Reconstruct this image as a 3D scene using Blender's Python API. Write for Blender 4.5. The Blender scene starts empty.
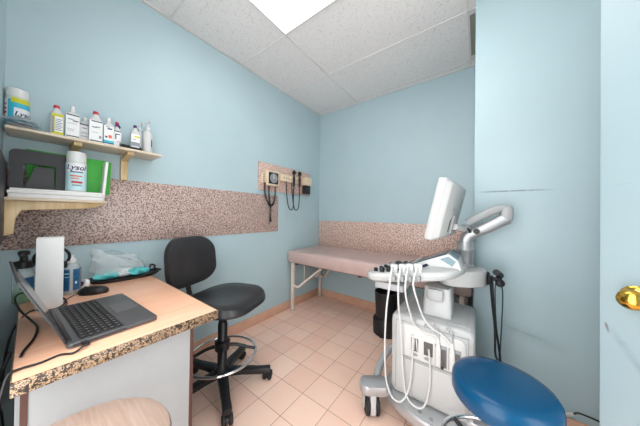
import bpy, bmesh, math, random
from mathutils import Vector, Matrix
random.seed(4)
SC = bpy.context.scene
COL = SC.collection
PI = math.pi

# ------------------------------------------------------------------ materials
def lin(h):
    if isinstance(h, str):
        c = [int(h[i:i+2], 16)/255 for i in (0, 2, 4)]
    else:
        c = [v/255 for v in h]
    return tuple((v/12.92 if v <= .04045 else ((v+.055)/1.055)**2.4) for v in c) + (1.0,)

def newmat(name):
    m = bpy.data.materials.new(name); m.use_nodes = True
    nt = m.node_tree
    return m, nt, nt.nodes['Principled BSDF']

def mat(name, col, rough=.5, metal=0, var=.05, scale=30, bump=0, coat=0, alpha=1, trans=0, ior=1.45, spec=.5):
    m, nt, b = newmat(name)
    tc = nt.nodes.new('ShaderNodeTexCoord')
    n = nt.nodes.new('ShaderNodeTexNoise'); n.inputs['Scale'].default_value = scale; n.inputs['Detail'].default_value = 3
    nt.links.new(tc.outputs['Object'], n.inputs['Vector'])
    r = nt.nodes.new('ShaderNodeValToRGB')
    c = lin(col)
    r.color_ramp.elements[0].position = .3; r.color_ramp.elements[1].position = .7
    r.color_ramp.elements[0].color = tuple(max(0, v*(1-var)) for v in c[:3]) + (1,)
    r.color_ramp.elements[1].color = tuple(min(1, v*(1+var)) for v in c[:3]) + (1,)
    nt.links.new(n.outputs['Fac'], r.inputs['Fac'])
    nt.links.new(r.outputs['Color'], b.inputs['Base Color'])
    b.inputs['Roughness'].default_value = rough
    b.inputs['Metallic'].default_value = metal
    b.inputs['Coat Weight'].default_value = coat
    b.inputs['Alpha'].default_value = alpha
    b.inputs['Transmission Weight'].default_value = trans
    b.inputs['IOR'].default_value = ior
    b.inputs['Specular IOR Level'].default_value = spec
    if bump:
        bp = nt.nodes.new('ShaderNodeBump'); bp.inputs['Strength'].default_value = bump; bp.inputs['Distance'].default_value = .002
        nt.links.new(n.outputs['Fac'], bp.inputs['Height']); nt.links.new(bp.outputs['Normal'], b.inputs['Normal'])
    return m

def emit(name, col, s):
    m, nt, b = newmat(name)
    b.inputs['Base Color'].default_value = lin(col)
    b.inputs['Emission Color'].default_value = lin(col); b.inputs['Emission Strength'].default_value = s
    return m

def speckle(name, stops, scale=220, rough=.35, detail=2):
    m, nt, b = newmat(name)
    tc = nt.nodes.new('ShaderNodeTexCoord')
    n = nt.nodes.new('ShaderNodeTexNoise'); n.inputs['Scale'].default_value = scale; n.inputs['Detail'].default_value = detail
    n.inputs['Roughness'].default_value = .65
    nt.links.new(tc.outputs['Object'], n.inputs['Vector'])
    r = nt.nodes.new('ShaderNodeValToRGB'); cr = r.color_ramp
    while len(cr.elements) < len(stops): cr.elements.new(.5)
    for e, (p, c) in zip(cr.elements, stops): e.position = p; e.color = lin(c)
    nt.links.new(n.outputs['Fac'], r.inputs['Fac']); nt.links.new(r.outputs['Color'], b.inputs['Base Color'])
    b.inputs['Roughness'].default_value = rough
    return m

def math_node(nt, op, a, bb=None, cc=None):
    n = nt.nodes.new('ShaderNodeMath'); n.operation = op
    for i, v in enumerate((a, bb, cc)):
        if v is None: continue
        if isinstance(v, (int, float)): n.inputs[i].default_value = v
        else: nt.links.new(v, n.inputs[i])
    return n.outputs[0]

def paint_mat(name, col, scuffs=()):
    """wall paint; scuffs = list of (x0,z0,x1,z1,width,strength) rubbed marks on the plane x/z"""
    m, nt, b = newmat(name)
    g = nt.nodes.new('ShaderNodeNewGeometry')
    n = nt.nodes.new('ShaderNodeTexNoise'); n.inputs['Scale'].default_value = 2.2; n.inputs['Detail'].default_value = 4
    nt.links.new(g.outputs['Position'], n.inputs['Vector'])
    r = nt.nodes.new('ShaderNodeValToRGB'); c = lin(col)
    r.color_ramp.elements[0].position = .3; r.color_ramp.elements[1].position = .7
    r.color_ramp.elements[0].color = tuple(v*.965 for v in c[:3])+(1,); r.color_ramp.elements[1].color = tuple(min(1, v*1.03) for v in c[:3])+(1,)
    nt.links.new(n.outputs['Fac'], r.inputs['Fac'])
    out = r.outputs['Color']
    if scuffs:
        sep = nt.nodes.new('ShaderNodeSeparateXYZ'); nt.links.new(g.outputs['Position'], sep.inputs[0])
        X, Z = sep.outputs['X'], sep.outputs['Z']
        n2 = nt.nodes.new('ShaderNodeTexNoise'); n2.inputs['Scale'].default_value = 40; nt.links.new(g.outputs['Position'], n2.inputs['Vector'])
        for (x0, z0, x1, z1, w, s, dark) in scuffs:
            dx, dz = x1-x0, z1-z0; L = math.hypot(dx, dz); ux, uz = dx/L, dz/L
            px = math_node(nt, 'SUBTRACT', X, x0); pz = math_node(nt, 'SUBTRACT', Z, z0)
            u = math_node(nt, 'ADD', math_node(nt, 'MULTIPLY', px, ux), math_node(nt, 'MULTIPLY', pz, uz))
            v = math_node(nt, 'ABSOLUTE', math_node(nt, 'SUBTRACT', math_node(nt, 'MULTIPLY', pz, ux), math_node(nt, 'MULTIPLY', px, uz)))
            fv = math_node(nt, 'SUBTRACT', 1, math_node(nt, 'DIVIDE', v, w)); fv = math_node(nt, 'MAXIMUM', fv, 0)
            t = math_node(nt, 'DIVIDE', u, L)
            fu = math_node(nt, 'MULTIPLY', math_node(nt, 'MULTIPLY', math_node(nt, 'MAXIMUM', t, 0), math_node(nt, 'MAXIMUM', math_node(nt, 'SUBTRACT', 1, t), 0)), 5)
            fu = math_node(nt, 'MINIMUM', fu, 1)
            f = math_node(nt, 'MULTIPLY', math_node(nt, 'MULTIPLY', fv, fu), math_node(nt, 'MULTIPLY', n2.outputs['Fac'], 2*s))
            f = math_node(nt, 'MINIMUM', f, 1)
            mx = nt.nodes.new('ShaderNodeMixRGB'); nt.links.new(f, mx.inputs[0]); nt.links.new(out, mx.inputs[1]); mx.inputs[2].default_value = lin(dark)
            out = mx.outputs[0]
    nt.links.new(out, b.inputs['Base Color'])
    b.inputs['Roughness'].default_value = .42
    return m

def tile_mat():
    m, nt, b = newmat('floor tile')
    g = nt.nodes.new('ShaderNodeNewGeometry')
    mp = nt.nodes.new('ShaderNodeMapping'); mp.inputs['Location'].default_value = (-1.1674+.196*10, 1.4566+.196*20, 0)
    nt.links.new(g.outputs['Position'], mp.inputs['Vector'])
    br = nt.nodes.new('ShaderNodeTexBrick'); br.offset = 0; br.squash = 1
    br.inputs['Scale'].default_value = 1; br.inputs['Brick Width'].default_value = .19601; br.inputs['Row Height'].default_value = .19601
    br.inputs['Mortar Size'].default_value = .0022; br.inputs['Mortar Smooth'].default_value = .3
    br.inputs['Color1'].default_value = lin('F6D3BF'); br.inputs['Color2'].default_value = lin('F0C6B2'); br.inputs['Mortar'].default_value = lin('AE8A78')
    nt.links.new(mp.outputs[0], br.inputs['Vector'])
    n = nt.nodes.new('ShaderNodeTexNoise'); n.inputs['Scale'].default_value = 9; n.inputs['Detail'].default_value = 5
    nt.links.new(g.outputs['Position'], n.inputs['Vector'])
    mx = nt.nodes.new('ShaderNodeMixRGB'); mx.blend_type = 'OVERLAY'; mx.inputs[0].default_value = .12
    nt.links.new(br.outputs['Color'], mx.inputs[1]); nt.links.new(n.outputs['Fac'], mx.inputs[2])
    nt.links.new(mx.outputs[0], b.inputs['Base Color']); b.inputs['Roughness'].default_value = .4
    bp = nt.nodes.new('ShaderNodeBump'); bp.inputs['Strength'].default_value = .4; bp.inputs['Distance'].default_value = .002; bp.invert = True
    nt.links.new(br.outputs['Fac'], bp.inputs['Height']); nt.links.new(bp.outputs['Normal'], b.inputs['Normal'])
    return m

def wood_mat(name, c1, c2, axis='X', scale=6, rough=.35, stretch=14):
    m, nt, b = newmat(name)
    tc = nt.nodes.new('ShaderNodeTexCoord'); mp = nt.nodes.new('ShaderNodeMapping')
    s = [stretch]*3; s['XYZ'.index(axis)] = 1
    mp.inputs['Scale'].default_value = s
    nt.links.new(tc.outputs['Object'], mp.inputs['Vector'])
    n = nt.nodes.new('ShaderNodeTexNoise'); n.inputs['Scale'].default_value = scale; n.inputs['Detail'].default_value = 5; n.inputs['Distortion'].default_value = .6
    nt.links.new(mp.outputs[0], n.inputs['Vector'])
    r = nt.nodes.new('ShaderNodeValToRGB'); r.color_ramp.elements[0].position = .32; r.color_ramp.elements[1].position = .68
    r.color_ramp.elements[0].color = lin(c1); r.color_ramp.elements[1].color = lin(c2)
    nt.links.new(n.outputs['Fac'], r.inputs['Fac']); nt.links.new(r.outputs['Color'], b.inputs['Base Color'])
    b.inputs['Roughness'].default_value = rough
    return m

M = {}
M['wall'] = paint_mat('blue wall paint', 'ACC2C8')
M['wall_scuffed'] = paint_mat('blue wall paint with scuffs', 'ACC2C8', [
    (1.868, 1.325, 2.23, 1.322, .006, .9, '6A7B83'), (1.88, 1.318, 2.12, 1.324, .004, .6, '66757C'),
    (1.93, .53, 2.30, .44, .05, .22, '7E939A'), (2.02, .505, 2.2, .47, .012, .35, '7E939A')])
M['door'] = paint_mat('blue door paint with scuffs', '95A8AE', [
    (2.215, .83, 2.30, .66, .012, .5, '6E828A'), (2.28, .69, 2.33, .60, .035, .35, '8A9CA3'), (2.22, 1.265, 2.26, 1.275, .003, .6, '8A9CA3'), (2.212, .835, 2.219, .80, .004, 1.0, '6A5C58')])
M['tile'] = tile_mat()
M['tile_base'] = mat('base tile', 'D3A78F', .4, var=.09, scale=8)
M['ceil'] = None
M['band'] = speckle('speckled laminate', [(.32, '463632'), (.43, '8E766D'), (.52, 'B89F96'), (.62, 'DCC8C0'), (.72, '75605A')], 112)
M['band_back'] = speckle('speckled laminate behind table', [(.32, '6E5248'), (.44, 'B08F82'), (.55, 'DCBCAE'), (.66, 'F0DCD2')], 95)
M['gran'] = speckle('granite edge', [(.38, '17130F'), (.45, '33281F'), (.51, '8A6C4E'), (.56, 'B39A80'), (.61, '5E4837'), (.66, '1E1814')], 130)
M['gridmetal'] = mat('white ceiling grid', 'D3D1CF', .5, var=.01)
M['lightpanel'] = emit('light diffuser', 'FFFFFF', 4.2)
M['white'] = mat('white plastic', 'C8C8C7', .4, var=.015)
M['white_gloss'] = mat('glossy white plastic', 'D8D8D7', .2, var=.01, coat=.3)
M['offwhite'] = mat('equipment off white', 'B6B6B5', .38, var=.015)
M['lgrey'] = mat('light grey plastic', 'A6A7A8', .4, var=.02)
M['mgrey'] = mat('mid grey plastic', '8C8E90', .4, var=.03)
M['silver'] = mat('silver painted', 'AEAEB0', .3, metal=.5, var=.02)
M['chrome'] = mat('chrome', 'E0E0E2', .09, metal=1, var=.01)
M['brass'] = mat('brass', 'D9A94A', .14, metal=1, var=.04)
M['black'] = mat('black plastic', '1B1B1D', .4, var=.1)
M['black_soft'] = mat('black rubber', '161617', .6, var=.1)
M['vinyl_black'] = mat('black vinyl', '2B2B2D', .3, var=.08, scale=120, bump=.08)
M['vinyl_blue'] = mat('blue vinyl', '07456A', .25, var=.03, scale=90, bump=.05, spec=.35)
M['vinyl_mauve'] = mat('mauve vinyl', 'C3A9A3', .3, var=.05, scale=14, bump=.06)
M['cream_metal'] = mat('cream enamel', 'D9CCC0', .4, var=.03)
M['cream'] = mat('cream plastic', 'DCC9AF', .4, var=.03)
M['pine'] = wood_mat('pale laminate wood', 'CDBBA4', 'DBCBB6', 'Y', 5)
M['pine_br'] = wood_mat('pine bracket', 'C7A876', 'DABF90', 'Z', 5)
M['desk'] = wood_mat('peach wood laminate', 'F4B896', 'FBC5A5', 'Y', 4, .3)
M['stoolwood'] = wood_mat('maple veneer', '9F8576', 'AF978A', 'X', 9, .35)
M['panel'] = mat('pale grey laminate', '929495', .4, var=.015)
M['brown_edge'] = mat('dark brown edging', '4A2E27', .4, var=.1)
M['laptop'] = mat('graphite laptop', '57585B', .38, metal=.3, var=.03)
M['laptop_dark'] = mat('dark laptop plastic', '2A2A2D', .4, var=.05)
M['trackpad'] = mat('graphite touchpad', '66676A', .32, metal=.3, var=.03)
M['screen'] = mat('laptop screen glass', '4A4042', .12, var=.03)
M['key'] = mat('black keycap', '232325', .5, var=.05)
M['keymark'] = mat('keycap legend', '77797B', .5, var=.02)
M['navy'] = mat('navy ink', '1E2C63', .5, var=.02)
M['red'] = mat('red plastic', 'C4303A', .4, var=.04)
M['purple'] = mat('purple plastic', '5B2C66', .4, var=.04)
M['yellow'] = mat('yellow green label', 'C9C72F', .45, var=.05)
M['aqua'] = mat('aqua label', '3FB2CC', .4, var=.04)
M['aqua_pale'] = mat('pale aqua label', 'BFE0E6', .4, var=.03)
M['ink'] = mat('dark label ink', '3A3F4A', .5, var=.05)
M['ink_grey'] = mat('grey label print', '8A8D96', .5, var=.05)
M['label'] = mat('white paper label', 'E6E6E6', .5, var=.02)
M['orange'] = mat('orange print', 'E0694A', .5, var=.03)
M['green'] = mat('green card', '3DA63A', .5, var=.04)
M['green_soap'] = mat('green liquid', '2FAE3E', .2, var=.04)
M['charcoal'] = mat('charcoal plastic', '252426', .45, var=.05)
M['paper'] = mat('white paper', 'E4E3E1', .6, var=.02)
M['clear'] = mat('clear plastic', 'DDE8EA', .12, var=.01, alpha=.38)
M['cloudy'] = mat('cloudy bottle plastic', 'DDE3E4', .3, var=.01, alpha=.75)
M['blue_label'] = mat('blue bottle label', '1F5A86', .35, var=.25, scale=60)
M['teal'] = mat('teal tissue', '5CC3C6', .5, var=.12, scale=20)
M['mask_blue'] = mat('pale blue mask', 'A9DCEC', .7, var=.05)
M['mask_white'] = mat('white mask', 'F0F2F3', .7, var=.03)
M['bagfilm'] = mat('clear bag film', 'E6EEF0', .15, var=.02, alpha=.33)
M['navy_screen'] = mat('dark blue touch screen', '2E3346', .15, var=.04)
M['slate'] = mat('slate blue panel', '6F8790', .35, var=.04)
M['port'] = mat('dark port', '55504F', .5, var=.1)
M['vent'] = mat('dark grey green vent', '85867A', .5, var=.06)
M['strap_blue'] = mat('navy strap', '24364F', .6, var=.05)
M['brownedge2'] = mat('dark framed board', '3A3940', .45, var=.05)

def ceil_mat():
    m, nt, b = newmat('acoustic ceiling tile')
    g = nt.nodes.new('ShaderNodeNewGeometry')
    n = nt.nodes.new('ShaderNodeTexNoise'); n.inputs['Scale'].default_value = 150; n.inputs['Detail'].default_value = 2
    n2 = nt.nodes.new('ShaderNodeTexNoise'); n2.inputs['Scale'].default_value = 55; n2.inputs['Detail'].default_value = 3
    nt.links.new(g.outputs['Position'], n.inputs['Vector']); nt.links.new(g.outputs['Position'], n2.inputs['Vector'])
    r = nt.nodes.new('ShaderNodeValToRGB')
    r.color_ramp.elements[0].position = .34; r.color_ramp.elements[0].color = lin('B9B5B3')
    r.color_ramp.elements[1].position = .44; r.color_ramp.elements[1].color = lin('E2E0DF')
    mxf = math_node(nt, 'ADD', math_node(nt, 'MULTIPLY', n.outputs['Fac'], .6), math_node(nt, 'MULTIPLY', n2.outputs['Fac'], .4))
    nt.links.new(mxf, r.inputs['Fac']); nt.links.new(r.outputs['Color'], b.inputs['Base Color'])
    b.inputs['Roughness'].default_value = .9; b.inputs['Specular IOR Level'].default_value = .1
    return m
M['ceil'] = ceil_mat()

# ------------------------------------------------------------------ mesh building
def catmull(P, n=6, closed=False):
    P = [Vector(p) for p in P]; out = []
    N = len(P)
    rng = range(N) if closed else range(N-1)
    for i in rng:
        p1, p2 = P[i], P[(i+1) % N]
        p0 = P[i-1] if (closed or i > 0) else p1*2-p2
        p3 = P[(i+2) % N] if (closed or i+2 < N) else p2*2-p1
        for k in range(n):
            t = k/n
            out.append(.5*((2*p1)+(p2-p0)*t+(2*p0-5*p1+4*p2-p3)*t*t+(3*p1-p0-3*p2+p3)*t**3))
    if not closed: out.append(P[-1])
    return out

class MB:
    def __init__(self, T=None):
        self.bm = bmesh.new(); self.mats = []; self.T = T or Matrix.Identity(4)
    def mi(self, m):
        if m is None: return 0
        if m not in self.mats: self.mats.append(m)
        return self.mats.index(m)
    def _fin(self, verts, m, T=None):
        A = self.T @ (T or Matrix.Identity(4))
        fs = set()
        for v in verts:
            v.co = A @ v.co
            fs.update(v.link_faces)
        k = self.mi(m)
        for f in fs: f.material_index = k
        return self
    def rings(self, rings, m=None, cap=True, closed_ring=True, loop=False, T=None):
        bm = self.bm; R = [[bm.verts.new(p) for p in r] for r in rings]
        n = len(R[0]); pairs = list(zip(R, R[1:])) + ([(R[-1], R[0])] if loop else [])
        for a, b in pairs:
            for i in range(n if closed_ring else n-1):
                j = (i+1) % n
                try: bm.faces.new((a[i], a[j], b[j], b[i]))
                except ValueError: pass
        if cap and not loop and closed_ring:
            bm.faces.new(R[0][::-1]); bm.faces.new(R[-1])
        return self._fin([v for r in R for v in r], m, T)
    def box(self, c, s, m=None, bev=0, rot=None, seg=2):
        g = bmesh.ops.create_cube(self.bm, size=1); vs = g['verts']
        for v in vs: v.co = Vector((v.co.x*s[0], v.co.y*s[1], v.co.z*s[2]))
        if bev:
            es = {e for v in vs for e in v.link_edges}
            r = bmesh.ops.bevel(self.bm, geom=list(es), offset=bev, segments=seg, affect='EDGES', profile=.5, clamp_overlap=True)
            vs = list({v for f in r['faces'] for v in f.verts} | {v for v in vs if v.is_valid})
        T = Matrix.Translation(c) @ (rot.to_4x4() if rot else Matrix.Identity(4))
        return self._fin(vs, m, T)
    def b2(self, lo, hi, m=None, bev=0, seg=2):
        c = [(a+b)/2 for a, b in zip(lo, hi)]; s = [abs(b-a) for a, b in zip(lo, hi)]
        return self.box(c, s, m, bev, None, seg)
    def lathe(self, prof, c=(0, 0, 0), m=None, seg=24, T=None, sx=1, sy=1):
        rings = []
        for r, z in prof:
            r = max(r, .0002)
            rings.append([(r*sx*math.cos(2*PI*i/seg), r*sy*math.sin(2*PI*i/seg), z) for i in range(seg)])
        return self.rings(rings, m, T=Matrix.Translation(c) @ (T or Matrix.Identity(4)))
    def cyl(self, p0, p1, r0, r1=None, m=None, seg=16):
        p0, p1 = Vector(p0), Vector(p1); d = p1-p0; r1 = r0 if r1 is None else r1
        q = d.to_track_quat('Z', 'Y').to_matrix().to_4x4()
        return self.lathe([(r0, 0), (r1, d.length)], p0, m, seg, q)
    def tube(self, P, r, m=None, seg=8, n=6, closed=False, smooth=True, flat=None):
        pts = catmull(P, n, closed) if smooth else [Vector(p) for p in P]
        N = len(pts); rings = []; up = None
        for i, p in enumerate(pts):
            a = pts[i-1] if (i > 0 or closed) else pts[0]
            b = pts[(i+1) % N] if (i < N-1 or closed) else pts[-1]
            t = (b-a).normalized() if (b-a).length > 1e-9 else Vector((0, 0, 1))
            if up is None:
                up = Vector((0, 0, 1)) if abs(t.z) < .9 else Vector((1, 0, 0))
            s = t.cross(up)
            if s.length < 1e-6: s = t.orthogonal()
            s.normalize(); up = s.cross(t).normalized()
            rr = r(i/(N-1)) if callable(r) else r
            fy = flat or 1
            rings.append([p+s*math.cos(2*PI*k/seg)*rr+up*math.sin(2*PI*k/seg)*rr*fy for k in range(seg)])
        return self.rings(rings, m, loop=closed)
    def prism(self, pts, a, b, plane='xy', m=None, bev=0, seg=2):
        """closed outline extruded from a to b along the axis that the plane leaves out"""
        def P(u, v, w):
            return {'xy': (u, v, w), 'xz': (u, w, v), 'yz': (w, u, v)}[plane]
        bm = self.bm
        A = [bm.verts.new(P(u, v, a)) for u, v in pts]; B = [bm.verts.new(P(u, v, b)) for u, v in pts]
        fs = [bm.faces.new(A[::-1]), bm.faces.new(B)]
        n = len(pts)
        for i in range(n): fs.append(bm.faces.new((A[i], A[(i+1) % n], B[(i+1) % n], B[i])))
        vs = A+B
        bmesh.ops.recalc_face_normals(bm, faces=fs)
        if bev:
            es = [e for f in fs[:2] for e in f.edges]
            r = bmesh.ops.bevel(bm, geom=list(set(es)), offset=bev, segments=seg, affect='EDGES', profile=.5, clamp_overlap=True)
            vs = list({v for f in r['faces'] for v in f.verts} | {v for v in vs if v.is_valid})
        return self._fin(vs, m)
    def ball(self, c, r, m=None, s=(1, 1, 1), seg=20):
        prof = [(r*math.sin(PI*i/12), -r*math.cos(PI*i/12)) for i in range(13)]
        return self.lathe([(a*1, z) for a, z in prof], c, m, seg, Matrix.Diagonal((s[0], s[1], s[2], 1)))
    def grid(self, fn, nu, nv, m=None, thick=0):
        bm = self.bm
        V = [[bm.verts.new(fn(i/nu, j/nv)) for j in range(nv+1)] for i in range(nu+1)]
        for i in range(nu):
            for j in range(nv): bm.faces.new((V[i][j], V[i+1][j], V[i+1][j+1], V[i][j+1]))
        vs = [v for r in V for v in r]
        if thick:
            fs = list({f for v in vs for f in v.link_faces})
            r = bmesh.ops.solidify(bm, geom=fs, thickness=thick)
            vs = list({v for v in vs if v.is_valid} | {v for v in r['geom'] if isinstance(v, bmesh.types.BMVert)})
        return self._fin(vs, m)
    def text(self, s, size, fn, m=None, shear=0):
        cu = bpy.data.curves.new('t', 'FONT'); cu.body = s; cu.size = size; cu.align_x = 'CENTER'; cu.align_y = 'CENTER'; cu.shear = shear
        cu.resolution_u = 3; cu.offset = size*.022
        o = bpy.data.objects.new('t', cu); COL.objects.link(o)
        dg = bpy.context.evaluated_depsgraph_get()
        me = bpy.data.meshes.new_from_object(o.evaluated_get(dg))
        bpy.data.objects.remove(o); bpy.data.curves.remove(cu)
        vs = [self.bm.verts.new(fn(v.co.x, v.co.y)) for v in me.vertices]
        for p in me.polygons:
            try: self.bm.faces.new([vs[i] for i in p.vertices])
            except ValueError: pass
        bpy.data.meshes.remove(me)
        return self._fin(vs, m)

W = {}
def build(name, mb, m=None, parent=None, sharp=40):
    bm = mb.bm
    bmesh.ops.recalc_face_normals(bm, faces=bm.faces[:])
    me = bpy.data.meshes.new(name)
    inv = W[parent.name].inverted() if parent else Matrix.Identity(4)
    bm.transform(inv)
    for f in bm.faces: f.smooth = True
    bm.to_mesh(me); bm.free()
    mats = mb.mats or [m]
    for k in mats: me.materials.append(M[k])
    me.set_sharp_from_angle(angle=math.radians(sharp))
    o = bpy.data.objects.new(name, me); COL.objects.link(o)
    if parent: o.parent = parent; W[o.name] = W[parent.name].copy()
    else: W[o.name] = Matrix.Identity(4)
    return o
def thing(name, label, cat, loc=(0, 0, 0), rz=0, group=None):
    o = bpy.data.objects.new(name, None); COL.objects.link(o); o.empty_display_size = .1
    o.location = loc; o.rotation_euler = (0, 0, rz)
    o['label'] = label; o['category'] = cat
    if group: o['group'] = group
    W[o.name] = Matrix.Translation(loc) @ Matrix.Rotation(rz, 4, 'Z')
    return o
def solo(name, mb, m, label, cat, loc, group=None, sharp=40):
    bm = mb.bm; bm.transform(Matrix.Translation(loc).inverted())
    o = build(name, mb, m, None, sharp); o.location = loc; W[o.name] = Matrix.Translation(loc)
    o['label'] = label; o['category'] = cat
    if group: o['group'] = group
    return o
def struct(name, mb, m, parent=None):
    o = build(name, mb, m, parent)
    if not parent: o['kind'] = 'structure'
    return o
def rrect(w, h, r, n=5):
    out = []
    for cx, cy, a0 in ((w/2-r, h/2-r, 0), (-w/2+r, h/2-r, 90), (-w/2+r, -h/2+r, 180), (w/2-r, -h/2+r, 270)):
        for k in range(n+1):
            a = math.radians(a0+90*k/n); out.append((cx+r*math.cos(a), cy+r*math.sin(a)))
    return out
def pad(mb, outline, layers, m=None, T=None):
    """layers = (scale x, scale y, z)"""
    mb.rings([[(x*sx, y*sy, z) for x, y in outline] for sx, sy, z in layers], m, T=T)

# ------------------------------------------------------------------ the room
H = 2.625
XR = 2.95
YN = -2.72
struct('floor', MB().b2((-.1, YN, -.1), (XR+.1, .1, 0)), 'tile')
ceil = struct('ceiling', MB().b2((-.1, YN, H), (XR+.1, .1, H+.1)), 'ceil')
for n_, (lo, hi) in enumerate([((.606, -1.31, H-.006), (.614, 0, H+.002)), ((.606, YN, H-.006), (.614, -1.93, H+.002)),
               ((1.810, -2.7, H-.006), (1.820, 0, H+.002)), ((0, -.704, H-.006), (XR, -.696, H+.002)), ((0, -1.314, H-.006), (.61, -1.306, H+.002)), ((1.83, -1.317, H-.006), (XR, -1.303, H+.002)),
               ((0, -1.927, H-.006), (XR, -1.913, H+.002)), ((0, -2.537, H-.006), (XR, -2.523, H+.002)), ((0, -.094, H-.006), (1.86, -.086, H+.002)),
               ((0, -2.6, H-.008), (.02, 0, H+.002)), ((0, -.02, H-.008), (1.862, 0, H+.002)), ((1.862, -.82, H-.008), (XR, -.80, H+.002))]):
    struct('grid_bar', MB().b2(lo, hi), 'gridmetal', ceil)
struct('wall_left', MB().b2((-.1, -2.7, 0), (0, .1, H)), 'wall')
struct('wall_back', MB().b2((0, 0, 0), (XR, .1, H)), 'wall')
struct('wall_near', MB().b2((0, -2.7, 0), (1.0, -2.61, H)), 'wall')
struct('wall_near', MB().b2((1.98, -2.7, 0), (XR, -2.6, H)), 'wall')
struct('wall_return', MB().b2((1.861, -.80, 0), (XR, 0, H), bev=.004), 'wall_scuffed')
rw = MB(); rw.b2((XR, -1.86, 0), (XR+.1, 0, H)); rw.b2((XR, -2.68, 2.08), (XR+.1, -1.86, H)); rw.b2((XR, YN, 0), (XR+.1, -2.68, H))
struct('wall_right', rw, 'wall')
struct('baseboard_left', MB().b2((0, -2.05, 0), (.011, 0, .098), bev=.003), 'tile_base')
struct('baseboard_back', MB().b2((.011, -.011, 0), (1.866, 0, .098), bev=.003), 'tile_base')
struct('baseboard_return', MB().b2((1.866, -.811, 0), (XR, -.80, .098), bev=.003), 'tile_base')
struct('trim_1', MB().b2((0, -2.61, .966), (.007, -.807, 1.375), bev=.001), 'band')
struct('trim_2', MB().b2((.007, -.012, .70), (1.866, 0, 1.078), bev=.001), 'band_back')

# door, standing open beside the camera
u = Vector((math.cos(math.radians(-30)), math.sin(math.radians(-30)), 0)); nrm = Vector((u.y, -u.x, 0))
E0 = Vector((2.2025, -1.427, 0))
TD = Matrix(((u.x, -nrm.x, 0, E0.x), (u.y, -nrm.y, 0, E0.y), (0, 0, 1, 0), (0, 0, 0, 1)))   # local x along door, y away from camera
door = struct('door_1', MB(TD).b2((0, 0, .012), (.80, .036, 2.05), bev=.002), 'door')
kb = MB(TD @ Matrix.Translation((.07, 0, .932)) @ Matrix.Rotation(PI/2, 4, 'X'))
kb.lathe([(.033, 0), (.033, .003), (.028, .008), (.013, .010), (.011, .026), (.018, .030), (.0265, .038), (.029, .048), (.0265, .058), (.018, .065), (.006, .068), (.001, .068)], m='brass', seg=32)
struct('door_knob', kb, None, door)
hg = MB(TD)
for z in (.25, 1.05, 1.85): hg.cyl((.803, -.004, z-.045), (.803, -.004, z+.045), .006, m='brass')
struct('hinge', hg, None, door)

# dark board on the near wall
nb = thing('wall_board', 'dark framed board hung flat on the near wall left of the shelves', 'board', (.3, -2.61, 1.03))
build('frame', MB().b2((.08, -2.61, 1.03), (.50, -2.594, 1.385), bev=.002), 'brownedge2', nb)
build('edge_strip', MB().b2((.4995, -2.608, 1.035), (.503, -2.598, 1.27)), 'white', nb)

# ------------------------------------------------------------------ ceiling light and vent
cl = thing('ceiling_light', 'large square-cornered fluorescent panel set in the ceiling', 'light', (1.22, -1.615, H-.012))
fr = MB()
for lo, hi in (((.612, -1.918, H-.012), (1.828, -1.903, H-.001)), ((.612, -1.327, H-.012), (1.828, -1.312, H-.001)), ((.612, -1.903, H-.012), (.627, -1.327, H-.001)), ((1.813, -1.903, H-.012), (1.828, -1.327, H-.001))):
    fr.b2(lo, hi)
build('frame', fr, 'gridmetal', cl)
build('diffuser', MB().b2((.627, -1.903, H-.010), (1.813, -1.327, H-.002)), 'lightpanel', cl)
vt = thing('ceiling_vent', 'narrow grey-green vent slot in the ceiling at the wall corner', 'vent', (1.849, -.42, H-.006))
build('frame', MB().b2((1.821, -.69, H-.004), (1.8595, -.10, H-.0005)), 'gridmetal', vt)
build('grille', MB().b2((1.824, -.66, H-.008), (1.858, -.18, H-.0041)), 'vent', vt)

# ------------------------------------------------------------------ shelves
def bracket(y, zt, w, d, h, parent, t=.022):
    b = MB()
    b.b2((.008, y-w/2, zt-h), (.03, y+w/2, zt-.0005), bev=.002)
    b.prism([(.008, zt-.0005), (d, zt-.0005), (d, zt-t*.8), (.05, zt-t*1.4), (.008, zt-t*2.2)], y-w/2+.002, y+w/2-.002, 'xz', bev=.001)
    return build('bracket', b, 'pine_br', parent)
s1 = thing('wall_shelf', 'long upper wooden shelf carrying a row of white bottles', 'shelf', (0, -2.3, 1.523))
build('board', MB().b2((0.001, -2.598, 1.5315), (.20, -2.012, 1.545), bev=.002), 'pine', s1)
bracket(-2.165, 1.531, .035, .17, .16, s1)
bracket(-2.38, 1.531, .035, .17, .05, s1)
s2 = thing('wall_shelf', 'short lower wooden shelf carrying papers and green folders', 'shelf', (0, -2.43, 1.195))
build('board', MB().b2((.008, -2.597, 1.209), (.25, -2.278, 1.222), bev=.002), 'pine', s2)
ap = MB(); ap.prism([(-2.597, 1.2085), (-2.285, 1.2085), (-2.29, 1.20), (-2.31, 1.188), (-2.36, 1.178), (-2.55, 1.165), (-2.565, 1.13), (-2.57, 1.06), (-2.597, 1.05)], .20, .222, 'yz', bev=.002)
build('apron', ap, 'pine_br', s2)

SZ = 1.5455
def cylmap(cx, cy, r, z0, a0=0):
    return lambda uu, vv: (cx+(r)*math.cos(a0+uu/r), cy+r*math.sin(a0+uu/r), z0+vv)
def bars(mb, cx, cy, r, rows, m, a0=0):
    """printed lines on a round bottle: rows of (z, height, half width, u centre)"""
    for z, h, hw, uc in rows:
        n = 6
        mb.rings([[(cx+r*math.cos(a0+(uc-hw+2*hw*k/n)/r), cy+r*math.sin(a0+(uc-hw+2*hw*k/n)/r), zz) for k in range(n+1)] for zz in (z, z+h)], m, cap=False, closed_ring=False)

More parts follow.
